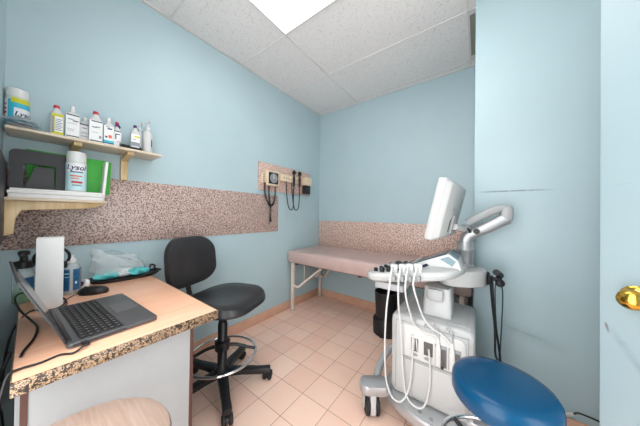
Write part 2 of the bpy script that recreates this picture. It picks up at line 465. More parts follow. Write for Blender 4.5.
def bottle(name, label, cat, x, y, z, r, h, shoulder, neck, cap_col, body='white', cap_h=.02, group='bottles on the upper shelf', cap_r=None):
    t = thing(name, label, cat, (x, y, z), 0, group)
    b = MB(); hs = shoulder*h
    b.lathe([(r*.92, 0), (r, .004), (r, hs), (r*.96, hs+.008), (r*.75, hs+(h-hs-cap_h)*.55), (neck, h-cap_h-.004), (neck, h-cap_h)], (x, y, z), body, 20)
    build('bottle_body', b, None, t)
    c = MB(); cr = cap_r or neck*1.15
    c.lathe([(cr, 0), (cr, cap_h*.8), (cr*.85, cap_h)], (x, y, z+h-cap_h), cap_col, 16)
    build('cap', c, None, t)
    return t
# wipes tub
t = thing('wipes_canister', 'tall wipes tub with white lid and aqua label, leftmost on the upper shelf', 'canister', (.06, -2.571, SZ), 0)
x, y, r = .06, -2.571, .0355
b = MB(); b.lathe([(r*.95, 0), (r, .004), (r, .165), (r*.97, .168)], (x, y, SZ), 'white', 28); build('tub', b, None, t)
b = MB(); b.lathe([(r*1.03, .166), (r*1.03, .198), (r*.97, .206), (r*.7, .212), (.001, .213)], (x, y, SZ), 'white_gloss', 28); build('lid', b, None, t)
b = MB(); n = 20
def wrap(mb, z0, z1, a, bb, rr, m):
    mb.rings([[(x+rr*math.cos(a+(bb-a)*k/n), y+rr*math.sin(a+(bb-a)*k/n), SZ+zz) for k in range(n+1)] for zz in (z0, z1)], m, cap=False, closed_ring=False)
wrap(b, .015, .15, -1.6, 1.6, r+.0006, 'aqua'); wrap(b, .136, .16, -.5, 1.6, r+.0009, 'yellow'); wrap(b, .03, .15, -1.4, -.8, r+.001, 'label')
for zz in (.04, .06, .08, .10, .12): wrap(b, zz, zz+.009, -1.3, -.9, r+.0013, 'red' if zz in (.08, .10) else 'ink_grey')
wrap(b, .055, .112, -.25, 1.5, r+.001, 'label')
b.text('Lysol', .030, cylmap(x, y, r+.0016, SZ+.084, .62), 'navy', shear=.25)
wrap(b, .030, .042, .5, 1.1, r+.0012, 'red')
build('label', b, None, t)

def rect_bottle(label, x, y, w, d, h, capm, group='bottles on the upper shelf', z=SZ, name='spray_bottle', cat='bottle', body='white', cone=.2, cap_h=.018, cr=.010):
    t = thing(name, label, cat, (x, y, z), 0, group)
    b = MB(); o = rrect(d, w, min(w, d)*.35, 4)
    hs = h*(1-cone)-cap_h
    T = Matrix.Translation((x, y, z))
    pad(b, o, [(.93, .93, 0), (1, 1, .004), (1, 1, hs), (.93, .9, hs+.006), (.7, .62, hs+(h-cap_h-hs)*.5), (2*cr/d*.85, 2*cr/w*.85, h-cap_h-.003), (2*cr/d*.85, 2*cr/w*.85, h-cap_h)], body, T)
    build('bottle_body', b, None, t)
    c = MB(); c.lathe([(cr, 0), (cr, cap_h*.75), (cr*.8, cap_h)], (x, y, z+h-cap_h), capm, 16); build('cap', c, None, t)
    return t
def flat_label(t, x, y, d, w, items, z=SZ):
    """items: (u0,u1,z0,z1,mat,lift) on the face that looks into the room"""
    b = MB()
    for u0, u1, z0, z1, m, lift in items:
        xf = x+d/2+.0004+lift*.0004
        b.b2((xf-.001, y+u0*w/2, z+z0), (xf, y+u1*w/2, z+z1), m)
    build('label', b, None, t)
t = rect_bottle('white bottle with red cap and yellow-green label', .12, -2.452, .047, .036, .165, 'red', cr=.011, cap_h=.016)
flat_label(t, .12, -2.452, .036, .047, [(-.7, .98, .012, .118, 'yellow', 0), (-.65, -.35, .02, .105, 'ink_grey', 1), (-.25, .9, .026, .104, 'label', 1)] + [(-.2, .8-.2*(k % 2), .034+.009*k, .038+.009*k, 'ink_grey', 2) for k in range(7)])
t = rect_bottle('white bottle with white nozzle and two black bands, right of the yellow-labelled one', .12, -2.398, .050, .036, .182, 'white_gloss', cr=.009, cap_h=.03, cone=.1)
flat_label(t, .12, -2.398, .036, .050, [(-.97, .97, .010, .137, 'label', 0), (-.9, .95, .016, .021, 'ink', 1), (-.9, .95, .128, .134, 'ink', 1), (-.7, .1, .105, .110, 'ink_grey', 1), (0, .8, .098, .104, 'ink', 1), (-.7, .7, .085, .087, 'ink_grey', 1), (-.7, .3, .055, .057, 'ink_grey', 1), (-.7, .2, .046, .048, 'ink_grey', 1)])
t = rect_bottle('small white bottle with grey label half hidden between two taller ones', .075, -2.348, .046, .034, .150, 'white_gloss', cr=.010, cone=.12)
flat_label(t, .075, -2.348, .034, .046, [(-.95, .95, .01, .108, 'label', 0), (-.9, .9, .104, .110, 'ink', 1), (-.5, .3, .085, .09, 'ink_grey', 1), (-.7, .6, .06, .063, 'ink_grey', 1), (-.7, .6, .04, .043, 'ink_grey', 1), (-.4, .7, .014, .019, 'ink', 1)])
t = rect_bottle('tallest white bottle with red cap and dark printed bands', .12, -2.311, .054, .038, .188, 'red', cr=.0115, cap_h=.017, cone=.2)
flat_label(t, .12, -2.311, .038, .054, [(-.97, .97, .010, .134, 'label', 0), (-.85, .95, .015, .021, 'ink', 1), (-.7, .95, .125, .131, 'ink', 1), (-.6, .1, .092, .097, 'ink', 1), (0, .6, .095, .101, 'ink_grey', 1), (.45, .8, .035, .05, 'ink_grey', 1), (-.6, .3, .065, .067, 'ink_grey', 1)])
t = rect_bottle('white bottle with teal stripe and orange spot on its label', .12, -2.258, .044, .036, .172, 'white_gloss', cr=.010, cap_h=.025, cone=.15)
flat_label(t, .12, -2.258, .036, .044, [(-.95, .95, .012, .12, 'label', 0), (-.95, .95, .022, .036, 'aqua', 1), (-.95, .95, .016, .022, 'navy', 1), (-.1, .55, .05, .068, 'orange', 1), (-.7, -.3, .05, .06, 'navy', 1), (-.3, .6, .10, .108, 'navy', 1), (-.6, .2, .112, .117, 'ink_grey', 1)])
t = rect_bottle('white bottle with red and navy slanted top, beside the black caddy', .095, -2.216, .034, .034, .168, 'red', cr=.009, cap_h=.03, cone=.15)
flat_label(t, .095, -2.216, .034, .034, [(-.95, .95, .008, .113, 'label', 0), (-.9, .9, .01, .017, 'ink', 1), (-.9, .9, .105, .111, 'ink', 1), (-.5, .7, .088, .093, 'ink', 1), (-.6, -.3, .06, .09, 'ink', 1), (-.4, .8, .045, .048, 'ink_grey', 1)])
tr = MB(); tr.prism([(-2.225, SZ+.150), (-2.205, SZ+.132), (-2.20, SZ+.138), (-2.215, SZ+.162)], .085, .105, 'yz', 'navy'); build('trigger', tr, None, t)
# black caddy with a small bottle inside
t = thing('storage_caddy', 'low black caddy near the right end of the upper shelf', 'caddy', (.11, -2.157, SZ))
b = MB()
b.b2((.06, -2.206, SZ), (.155, -2.108, SZ+.004)); b.b2((.151, -2.206, SZ), (.155, -2.108, SZ+.022)); b.b2((.06, -2.206, SZ), (.064, -2.108, SZ+.05))
for yy in (-2.206, -2.112): b.prism([(.06, SZ), (.155, SZ), (.155, SZ+.022), (.1, SZ+.05), (.06, SZ+.055)], yy, yy+.004, 'xz')
build('caddy_body', b, 'black', t)
t = rect_bottle('small bottle with purple cap standing in the black caddy', .12, -2.136, .046, .032, .165, 'purple', z=SZ+.0045, cr=.009, cap_h=.018, cone=.22)
flat_label(t, .12, -2.136, .032, .046, [(-.9, .9, .025, .105, 'label', 0), (-.9, .9, .03, .055, 'ink_grey', 1), (-.3, .85, .085, .095, 'yellow', 1), (-.7, .2, .07, .074, 'ink_grey', 1)], z=SZ+.0045)
def pump_bottle(label, x, y, r, h, body, z=SZ, group=None, pump='white_gloss'):
    t = thing('pump_bottle', label, 'bottle', (x, y, z), 0, group)
    b = MB(); b.lathe([(r*.93, 0), (r, .004), (r, h*.62), (r*.9, h*.68), (r*.45, h*.74), (r*.45, h*.78)], (x, y, z), body, 20); build('bottle_body', b, None, t)
    p = MB(); p.lathe([(r*.55, h*.77), (r*.55, h*.84), (r*.2, h*.85), (r*.18, h*.94), (r*.4, h*.945), (r*.4, h)], (x, y, z), pump, 16)
    p.tube([(x, y, z+h*.975), (x+.03, y+.006, z+h*.975), (x+.042, y+.008, z+h*.955)], .005, pump, 8)
    build('pump', p, None, t)
    return t
t = pump_bottle('white pump bottle at the right end of the upper shelf', .12, -2.071, .026, .212, 'white', group='bottles on the upper shelf')
b = MB(); bars(b, .12, -2.071, .0265, [(SZ+.05, .045, .004, .018)], 'ink'); build('label', b, None, t)
t = pump_bottle('cloudy pump bottle just left of the white pump bottle', .085, -2.103, .021, .20, 'cloudy', group='bottles on the upper shelf')

# masks heaped at the left of the shelf
def mask(label, c, rz, ry, m, seedv):
    rnd = random.Random(seedv); ph = rnd.random()*6
    R = Matrix.Translation(c) @ Matrix.Rotation(rz, 4, 'Z') @ Matrix.Rotation(ry, 4, 'Y')
    b = MB(R)
    b.grid(lambda a, q: ((a-.5)*.098, (q-.5)*.11, .012*math.cos((q-.5)*2.6+ph*.1)+.010*math.cos((a-.5)*3.4)+.003*math.sin(a*19)+.004*math.sin(q*5+ph)), 18, 12, m, .0012)
    t = thing('face_mask', label, 'mask', c, 0, 'face masks heaped on the upper shelf')
    build('pleated_cover', b, None, t)
    for s in (-1, 1):
        e = MB(R); e.tube([(-.038, s*.048, .010), (-.025, s*.058, .006), (.025, s*.058, .006), (.038, s*.048, .010)], .0012, 'white', 6, 5)
        build('ear_loop', e, None, t)
mask('white pleated face mask at the bottom of the heap on the upper shelf', (.150, -2.553, SZ-.002), 1.55, .03, 'mask_white', 1)
mask('pale blue pleated face mask in the middle of the heap', (.152, -2.556, SZ+.012), 1.75, .05, 'mask_blue', 2)
mask('white face mask lying on top of the blue one', (.150, -2.552, SZ+.026), 1.4, -.08, 'mask_white', 3)

# lower shelf contents
PZ = 1.2225
zz = PZ
for i, (lab, th, dx, dy) in enumerate([('thick white paper pad at the bottom of the lower shelf pile', .018, 0, 0), ('white paper pad lying in the middle of the lower shelf pile', .014, .004, -.004), ('thin white folder lying on top of the lower shelf pile', .010, -.003, .003)]):
    b = MB(); b.b2((.03+dx, -2.585+dy, zz), (.242+dx, -2.292+dy, zz+th-.0004), bev=.0015)
    solo('paper_pad', b, 'paper', lab, 'paper', (.136, -2.44, zz), 'white pads on the lower shelf'); zz += th
TZ = zz
fr = MB()
o = [(y-2.502, z+TZ+.094) for y, z in rrect(.172, .188, .022, 4)]
hole = [(y-2.500, z+TZ+.070) for y, z in rrect(.098, .105, .008, 4)]
bm = fr.bm; T2 = []
for xx in (.15, .162):
    T2.append(([bm.verts.new((xx-.06*(z-TZ), y, z)) for y, z in o], [bm.verts.new((xx-.06*(z-TZ), y, z)) for y, z in hole]))
n = len(o)
for i in range(n):
    j = (i+1) % n
    for k in (0, 1): bm.faces.new((T2[k][0][i], T2[k][0][j], T2[k][1][j], T2[k][1][i]))
    bm.faces.new((T2[0][0][i], T2[0][0][j], T2[1][0][j], T2[1][0][i])); bm.faces.new((T2[0][1][i], T2[0][1][j], T2[1][1][j], T2[1][1][i]))
t = thing('desk_organizer', 'charcoal frame with a square cutout standing on the papers', 'organizer', (.15, -2.5, TZ))
build('frame', fr, 'charcoal', t)
b = MB(); b.prism([(-2.545, TZ), (-2.455, TZ), (-2.455, TZ+.115), (-2.515, TZ+.115)], .125, .131, 'yz')
build('divider', b, 'black', t)
for i, (lab, y0, y1, z1, xx) in enumerate([('green folder tallest and furthest left, behind the charcoal frame', -2.545, -2.32, TZ+.205, .06), ('green folder behind the spray can', -2.50, -2.262, TZ+.20, .085), ('green folder nearest the room, right of the spray can', -2.40, -2.245, TZ+.195, .10)]):
    b = MB(); b.prism([(y0+.01, TZ), (y1, TZ), (y1+.006, z1), (y0, z1+.004)], xx, xx+.005, 'yz', bev=.001)
    solo('green_folder', b, 'green', lab, 'folder', (xx, (y0+y1)/2, TZ), 'green folders on the lower shelf')
b = MB(); b.prism([(-2.29, 0), (-2.278, 0), (-2.262, .215), (-2.274, .215)], .105, .235, 'yz', bev=.001)
b.bm.transform(Matrix.Translation((0, .03, TZ)))
bb = MB(); bb.prism([(-2.268, PZ), (-2.257, PZ), (-2.243, 1.445), (-2.254, 1.445)], .06, .19, 'yz', bev=.001)
b.bm.free()
b = bb
for v in b.bm.verts: v.co.y -= .022
solo('white_notebook', b, 'paper', 'white notebook standing on end at the right of the lower shelf', 'notebook', (.12, -2.28, PZ))
x, y, r = .18, -2.385, .037
t = thing('spray_can', 'white-topped aerosol disinfectant can with aqua label in front of green folders', 'can', (x, y, TZ))
b = MB(); b.lathe([(r*.96, 0), (r, .003), (r, .150), (r*.93, .156)], (x, y, TZ), 'white', 28); build('can_body', b, None, t)
b = MB(); b.lathe([(r*.97, .155), (r*.97, .196), (r*.90, .207), (r*.5, .211), (.001, .211)], (x, y, TZ), 'white_gloss', 28); build('cap', b, None, t)
b = MB(); b.lathe([(r+.0006, .008), (r+.0006, .148)], (x, y, TZ), 'aqua_pale', 28)
b.rings([[(x+(r+.001)*math.cos(a), y+(r+.001)*math.sin(a), TZ+z) for a in [-.95+1.9*k/14 for k in range(15)]] for z in (.10, .147)], 'label', cap=False, closed_ring=False)
b.text('Lysol', .036, cylmap(x, y, r+.0016, TZ+.124, -.1), 'navy', shear=.25)
bars(b, x, y, r+.0014, [(TZ+.099, .005, .024, 0)], 'navy')
bars(b, x, y, r+.0014, [(TZ+.078, .006, .022, -.004), (TZ+.066, .005, .015, -.008)], 'orange')
bars(b, x, y, r+.0014, [(TZ+.044, .010, .020, 0)], 'red'); bars(b, x, y, r+.0014, [(TZ+.03, .006, .018, 0)], 'ink_grey')
build('label', b, None, t)

# ------------------------------------------------------------------ diagnostic board on the left wall
t = thing('diagnostic_board', 'speckled mounting board on the left wall holding medical instruments', 'board', (0, -.67, 1.42))
build('backing', MB().b2((0, -1.095, 1.42), (.02, -.243, 1.722), bev=.002), 'band_back', t)
t = thing('blood_pressure_gauge', 'square cream blood pressure gauge with black dial on the wall board', 'gauge', (.02, -.95, 1.47))
b = MB(); b.b2((.0195, -1.07, 1.50), (.05, -1.0, 1.60), bev=.004); b.b2((.04, -1.04, 1.472), (.085, -.865, 1.632), bev=.006); build('housing', b, 'cream', t)
b = MB()
for k in range(4): b.b2((.047, -1.065, 1.512+.022*k), (.051, -1.045, 1.522+.022*k))
build('tube_slot', b, 'black', t)
build('dial_face', MB().b2((.085, -1.02, 1.49), (.0875, -.885, 1.615), bev=.001), 'charcoal', t)
b = MB(Matrix.Translation((.0876, -.952, 1.553)) @ Matrix.Rotation(PI/2, 4, 'Y'))
b.lathe([(.052, 0), (.052, .003), (.046, .003), (.046, .0015)], m='mgrey', seg=28); build('dial_ring', b, None, t)
b = MB(); b.b2((.089, -.955, 1.55), (.0905, -.949, 1.595)); b.ball((.0895, -.952, 1.553), .006); build('needle', b, 'label', t)
def coil(path, r, turns, rad):
    pts = catmull(path, 12); out = []
    N = len(pts)
    for i in range(N*4):
        f = i/(N*4-1)*(N-1); k = min(int(f), N-2); p = pts[k].lerp(pts[k+1], f-k)
        d = (pts[k+1]-pts[k]).normalized(); s = d.cross(Vector((1, 0, 0))); s = s.normalized() if s.length > 1e-4 else Vector((0, 1, 0)); q = d.cross(s)
        a = 2*PI*turns*i/(N*4-1)
        out.append(p+s*rad*math.cos(a)+q*rad*math.sin(a))
    b = MB(); b.tube(out, r, None, 5, smooth=False); return b
build('coiled_tube', coil([(.06, -1.05, 1.50), (.06, -1.045, 1.38), (.06, -1.0, 1.28), (.06, -.95, 1.26), (.06, -.91, 1.32), (.06, -.90, 1.47)], .004, 34, .009), 'black_soft', t)
build('coiled_tube', coil([(.05, -.98, 1.47), (.055, -.985, 1.36), (.06, -.97, 1.25), (.055, -.965, 1.12), (.05, -.955, 1.08)], .004, 26, .009), 'black_soft', t)
t = thing('diagnostic_handle_set', 'cream wall unit holding two black-headed instruments on hanging cords', 'medical instrument', (.02, -.65, 1.54))
b = MB(); b.b2((.0195, -.83, 1.548), (.062, -.50, 1.628), bev=.006); b.b2((.05, -.675, 1.59), (.09, -.63, 1.618), bev=.004); b.b2((.05, -.575, 1.59), (.09, -.53, 1.618), bev=.004); build('wall_transformer', b, 'cream', t)
for y in (-.652, -.553):
    b = MB(); b.lathe([(.013, -.10), (.014, 0), (.011, .02), (.012, .03)], (.105, y, 1.60), 'black', 14); h_ = build('handle', b, None, t)
    b = MB(); b.lathe([(.012, .0), (.02, .012), (.022, .03), (.016, .05), (.004, .056)], (.105, y, 1.635), 'black_soft', 14); b.cyl((.105, y, 1.655), (.14, y, 1.66), .014, .006, 'black_soft')
    build('instrument_head', b, None, h_)
build('cord', MB().tube([(.105, -.652, 1.50), (.10, -.652, 1.36), (.095, -.648, 1.25), (.09, -.68, 1.215), (.085, -.72, 1.26), (.07, -.735, 1.4), (.06, -.735, 1.548)], .006, None, 7), 'black_soft', t)
build('cord', MB().tube([(.105, -.553, 1.50), (.10, -.548, 1.36), (.095, -.555, 1.25), (.09, -.59, 1.215), (.085, -.625, 1.25), (.07, -.64, 1.4), (.06, -.645, 1.548)], .006, None, 7), 'black_soft', t)
for y in (-.78, -.74, -.70):
    b = MB(); b.b2((.0615, y, 1.583), (.064, y+.015, 1.593)); build('control_mark', b, 'ink', t)
t = thing('speculum_dispenser', 'cream dispenser with grey lower bin at the right end of the wall board', 'dispenser', (.02, -.36, 1.43))
build('upper_box', MB().b2((.0195, -.425, 1.545), (.095, -.292, 1.645), bev=.005), 'cream', t)
build('lower_bin', MB().b2((.0195, -.405, 1.432), (.075, -.30, 1.544), bev=.006), 'charcoal', t)

# ------------------------------------------------------------------ examination table
t = thing('examination_table', 'mauve padded examination table against the back wall', 'table', (.93, -.34, 0))
b = MB(); o = rrect(1.84, .64, .03, 4)
pad(b, o, [(.99, .97, .585), (1, 1, .60), (1, 1, .695), (.995, .985, .712), (.98, .95, .721), (.9, .8, .723)], 'vinyl_mauve', Matrix.Translation((.932, -.335, 0)))
build('padded_top', b, None, t)
b = MB(); b.lathe([(.016, 0), (.014, .002), (.004, .0025)], (.46, -.45, .7225), 'mgrey', 16, sy=.6); build('vinyl_button', b, None, t)
b = MB()
for y in (-.57, -.10): b.b2((.05, y-.018, .562), (1.82, y+.018, .5845), bev=.003)
for x in (.10, .95, 1.78): b.b2((x-.02, -.60, .552), (x+.02, -.07, .583), bev=.003)
build('under_frame', b, 'brown_edge', t)
for x in (.075, 1.79):
    for y in (-.615, -.05):
        l = build('leg', MB().b2((x-.018, y-.018, .006), (x+.018, y+.018, .584), bev=.004), 'cream_metal', t)
        build('foot_cap', MB().b2((x-.02, y-.02, 0), (x+.02, y+.02, .008), bev=.001), 'lgrey', l)
build('brace', MB().tube([(.085, -.615, .305), (.13, -.612, .297), (.165, -.60, .30), (.22, -.56, .36), (.42, -.42, .56)], .0145, None, 10), 'cream_metal', t)
build('brace', MB().tube([(.085, -.06, .305), (.13, -.062, .30), (.165, -.07, .30), (.22, -.11, .36), (.42, -.25, .56)], .0145, None, 10), 'cream_metal', t)
sp = coil([(.21, -.34, .36), (.25, -.30, .43), (.31, -.24, .55)], .004, 16, .012); build('spring', sp, 'cream_metal', t)
build('support_rod', MB().cyl((.16, -.5, .30), (.16, -.5, .56), .006), 'cream_metal', t)

# bin under the table
t = thing('waste_bin', 'round black waste bin on the floor under the examination table', 'bin', (1.15, -.40, 0))
b = MB(); b.lathe([(.118, 0), (.125, .004), (.127, .14), (.118, .155), (.104, .16), (.10, .165), (.112, .40), (.112, .41), (.105, .41), (.09, .17), (.05, .168)], (1.15, -.40, 0), 'black', 32); build('bin_body', b, None, t)
b = MB(); b.b2((1.13, -.545, .01), (1.17, -.52, .022), bev=.003); build('pedal', b, 'black_soft', t)

# ------------------------------------------------------------------ desk
DZ = .76
t = thing('desk', 'peach wood-topped desk with speckled edge in the left corner', 'desk', (.5, -2.32, 0))
build('desktop', MB().b2((.012, -2.549, DZ-.010), (1.008, -2.058, DZ), bev=.002), 'desk', t)
build('edge_band', MB().b2((.010, -2.551, DZ-.036), (1.012, -2.054, DZ-.0005), bev=.003), 'gran', t)
p = build('end_panel', MB().b2((.945, -2.525, .005), (.97, -2.145, DZ-.0365)), 'panel', t)
build('edge_strip', MB().b2((.943, -2.145, .005), (.972, -2.133, DZ-.0365)), 'brown_edge', p)
build('edge_strip', MB().b2((.943, -2.537, .005), (.972, -2.525, DZ-.0365)), 'brown_edge', p)
build('end_panel', MB().b2((.03, -2.525, .005), (.055, -2.145, DZ-.0365)), 'panel', t)
build('rear_panel', MB().b2((.055, -2.545, .25), (.943, -2.53, DZ-.0365)), 'panel', t)

# laptop
LR = math.radians(3.2)
t = thing('laptop', 'open dark grey laptop on the desk', 'laptop', (.725, -2.36, DZ), LR)
T = W[t.name]
b = MB(T); b.prism([(x_, y_) for x_, y_ in rrect(.405, .222, .012, 4)], .003, .017, 'xy', bev=.002); build('base', b, 'laptop', t)
b = MB(T); b.b2((-.19, -.085, .0172), (.19, .018, .0176), 'laptop_dark')
rnd = random.Random(2)
for row in range(6):
    n = 15 if row else 16; y0 = -.082+.0165*row
    for k in range(n):
        wk = .375/n; x0 = .1875-k*wk
        if row == 5 and 5 < k < 10:
            if k == 6: b.b2((x0-wk*4+.002, y0, .0176), (x0-.001, y0+.0145, .0192), 'key')
            continue
        b.b2((x0-wk+.001, y0, .0176), (x0-.001, y0+.0145, .0192), 'key')
        b.b2((x0-wk*.62, y0+.004, .0192), (x0-wk*.4, y0+.009, .0194), 'keymark')
build('keyboard', b, None, t)
build('touchpad', MB(T).b2((-.07, .032, .0171), (.05, .100, .0174)), 'trackpad', t)
build('hinge_strip', MB(T).b2((-.17, -.108, .017), (.17, -.098, .021), bev=.001), 'laptop_dark', t)
TL = T @ Matrix.Translation((0, -.108, .018)) @ Matrix.Rotation(math.radians(23), 4, 'X')
b = MB(TL); b.prism([(x_, z_+.112) for x_, z_ in rrect(.405, .222, .010, 4)], -.005, 0, 'xz', bev=.001); lid = build('screen_lid', b, 'laptop_dark', t)
build('display', MB(TL).b2((-.19, -.0003, .018), (.19, .0006, .212)), 'screen', lid)
build('port_strip', MB(T).b2((.2015, -.10, .008), (.2035, .02, .013)), 'laptop_dark', t)

t = thing('computer_mouse', 'black computer mouse on the desk beside the laptop', 'mouse', (.36, -2.335, DZ), math.radians(56))
T = W[t.name]
b = MB(T); o = [(.058*math.cos(a), .031*math.sin(a)) for a in [2*PI*k/24 for k in range(24)]]
pad(b, o, [(.93, .93, 0), (1, 1, .006), (1, 1, .014), (.92, .9, .024), (.7, .68, .032), (.35, .3, .036), (.05, .05, .037)], 'black'); build('mouse_shell', b, None, t)
build('scroll_wheel', MB(T).cyl((-.03, -.003, .031), (-.03, .003, .031), .007), 'charcoal', t)
build('mouse_cord', MB().tube([(.33, -2.385, DZ+.008), (.36, -2.41, DZ+.004), (.41, -2.43, DZ+.004), (.45, -2.425, DZ+.004), (.49, -2.44, DZ+.004), (.515, -2.47, DZ+.006)], .002, None, 6), 'black', t)

t = thing('laptop_charger_cord', 'black charger cord running from the laptop to the left end of the desk', 'cord', (.95, -2.5, DZ))
build('plug', MB().box((.94, -2.425, DZ+.0105), (.034, .012, .009), 'black', .002, Matrix.Rotation(.2, 3, 'Z')), None, t)
build('cord', MB().tube([(.955, -2.428, DZ+.010), (.968, -2.45, DZ+.004), (.95, -2.473, DZ+.0035), (.959, -2.507, DZ+.0035), (.957, -2.538, DZ+.0045), (.965, -2.556, DZ), (.955, -2.566, DZ-.06), (.85, -2.572, .62), (.62, -2.575, .50), (.45, -2.575, .30), (.4, -2.58, .02)], .003, None, 7), 'black', t)
t = thing('looped_cable', 'black cable looped beside the laptop screen and the green soap bottle', 'cable', (.5, -2.5, DZ))
build('cord', MB().tube([(.88, -2.538, DZ+.0045), (.84, -2.532, DZ+.0045), (.77, -2.515, DZ+.006), (.68, -2.508, DZ+.008), (.60, -2.520, DZ+.012), (.50, -2.545, DZ+.03), (.42, -2.558, DZ+.055), (.36, -2.545, DZ+.06), (.33, -2.51, DZ+.045), (.345, -2.46, DZ+.03), (.385, -2.432, DZ+.012), (.44, -2.428, DZ+.008), (.50, -2.452, DZ+.008), (.505, -2.480, DZ+.008), (.46, -2.52, DZ+.006), (.55, -2.552, DZ-.01), (.70, -2.566, DZ-.04), (.85, -2.572, .60), (.90, -2.578, .45), (.88, -2.575, .3), (.80, -2.57, .02)], .0032, None, 7), 'black', t)
t = thing('hanging_cable', 'black cable hanging in a loop in the gap left of the desk', 'cable', (.75, -2.58, .3))
build('cord', MB().tube([(.80, -2.556, DZ-.005), (.79, -2.575, .68), (.72, -2.59, .58), (.66, -2.592, .45), (.64, -2.585, .36), (.70, -2.58, .33), (.76, -2.585, .42), (.72, -2.592, .5), (.6, -2.595, .3), (.5, -2.59, .02)], .004, None, 7), 'black', t)

t = thing('white_box', 'tall plain white box standing on the desk behind the laptop', 'box', (.45, -2.474, DZ), math.radians(-4))
T = W[t.name]
build('carton', MB(T).b2((-.045, -.036, .0005), (.02, .036, .292), bev=.002), 'paper', t)
build('lid_flap', MB(T).b2((-.044, -.035, .292), (.019, .035, .2935)), 'paper', t)
t = thing('headset', 'black headset band standing behind the white box', 'headset', (.36, -2.465, DZ))
bq = MB(); bq.tube([(.36, -2.465+.05*math.cos(a), DZ+.195+.045*math.sin(a)) for a in [-.5+(PI+1.0)*k/20 for k in range(21)]], .0055, None, 8, 2); build('headband', bq, 'black', t)
for s in (-1, 1):
    bq = MB(Matrix.Translation((.36, -2.465+s*.034, DZ+.16)) @ Matrix.Rotation(s*PI/2, 4, 'X')); bq.lathe([(.012, -.010), (.016, -.006), (.016, .006), (.012, .010)], m='black_soft', seg=20); build('ear_cup', bq, None, t)
bq = MB(); bq.lathe([(.03, 0), (.03, .006), (.008, .012), (.006, .235)], (.36, -2.465, DZ), 'charcoal', 20); bq.b2((.352, -2.48, DZ+.228), (.368, -2.45, DZ+.236)); build('stand', bq, 'charcoal', t)

t = thing('soap_bottle', 'clear pump bottle of green liquid with black pump behind the laptop screen', 'bottle', (.26, -2.540, DZ))
x, y = .26, -2.540; r = .031
b = MB(); b.lathe([(r*.93, 0), (r, .004), (r, .125), (r*.8, .145), (r*.5, .155), (r*.5, .165)], (x, y, DZ), 'clear', 24); build('bottle_body', b, None, t)
b = MB(); b.lathe([(r*.88, .004), (r*.93, .008), (r*.93, .05), (.001, .0505)], (x, y, DZ), 'green_soap', 24); build('liquid', b, None, t)
b = MB(); b.lathe([(r*.95, .150), (r*.95, .178), (r*.4, .182), (r*.35, .205), (r*.55, .207), (r*.55, .222), (r*.3, .225)], (x, y, DZ), 'black', 20); b.tube([(x, y, DZ+.215), (x+.03, y-.006, DZ+.215), (x+.04, y-.008, DZ+.205)], .005, 'black'); build('pump', b, None, t)
b = MB(); bars(b, x, y, r+.0006, [(DZ+.06, .05, .022, .012)], 'blue_label'); build('label', b, None, t)
t = thing('spray_bottle', 'clear bottle with dark blue label and white nozzle right of the white box', 'bottle', (.27, -2.402, DZ))
x, y = .27, -2.402; r = .0335
b = MB(); b.lathe([(r*.93, 0), (r, .004), (r, .115), (r*.85, .135), (r*.45, .148), (r*.45, .155)], (x, y, DZ), 'clear', 24); build('bottle_body', b, None, t)
b = MB(); b.lathe([(r*.5, .150), (r*.5, .168), (r*.28, .172), (r*.24, .188), (r*.1, .190)], (x, y, DZ), 'white_gloss', 18); build('nozzle', b, None, t)
b = MB()
for a0, a1 in ((-1.15, -.22), (.1, .95), (1.3, 2.6), (-2.9, -1.5)):
    b.rings([[(x+(r+.0005)*math.cos(a), y+(r+.0005)*math.sin(a), DZ+z) for a in [a0+(a1-a0)*k/8 for k in range(9)]] for z in (.02, .122)], 'blue_label', cap=False, closed_ring=False)
bars(b, x, y, r+.001, [(DZ+.10, .005, .008, -.018), (DZ+.085, .003, .007, -.018), (DZ+.05, .012, .004, .014)], 'aqua_pale')
build('label', b, None, t)
t = thing('tape_roll', 'small roll of purple and white tape beside the spray bottle', 'tape', (.20, -2.365, DZ))
b = MB(Matrix.Translation((.20, -2.352, DZ+.018)) @ Matrix.Rotation(1.2, 4, 'X') @ Matrix.Rotation(.4, 4, 'Y')); b.lathe([(.012, -.009), (.026, -.009), (.026, .009), (.012, .009)], m='mask_white', seg=24)
build('tape', b, None, t)
b = MB(Matrix.Translation((.20, -2.352, DZ+.018)) @ Matrix.Rotation(1.2, 4, 'X') @ Matrix.Rotation(.4, 4, 'Y')); b.lathe([(.010, -.0095), (.013, -.0095), (.013, .0095), (.010, .0095)], m='purple', seg=24); build('core', b, None, t)

# tray with gloves / tissue in a clear bag
t = thing('desk_tray', 'shallow oval black tray by the wall on the desk', 'tray', (.125, -2.17, DZ))
a_t = math.radians(0)
b = MB(); o = [(.125+.10*math.copysign(abs(math.cos(a))**.8, math.cos(a)), -2.165+.165*math.copysign(abs(math.sin(a))**.8, math.sin(a))) for a in [2*PI*k/36 for k in range(36)]]
cx, cy = .125, -2.165
def ring_at(s, z): return [(cx+(px-cx)*s, cy+(py-cy)*s, DZ+z) for px, py in o]
b.rings([ring_at(.93, .0), ring_at(1, .010), ring_at(1.0, .016), ring_at(.96, .016), ring_at(.90, .006), ring_at(.3, .005)], 'black'); build('tray_rim', b, None, t)
b = MB(); b.tube([(.06, -2.03, DZ+.022), (.05, -2.02, DZ+.04), (.07, -2.005, DZ+.036), (.10, -2.01, DZ+.02), (.13, -1.985+.0, DZ+.012)], .006, None, 8); build('handle', b, 'black', t)
rnd = random.Random(11)
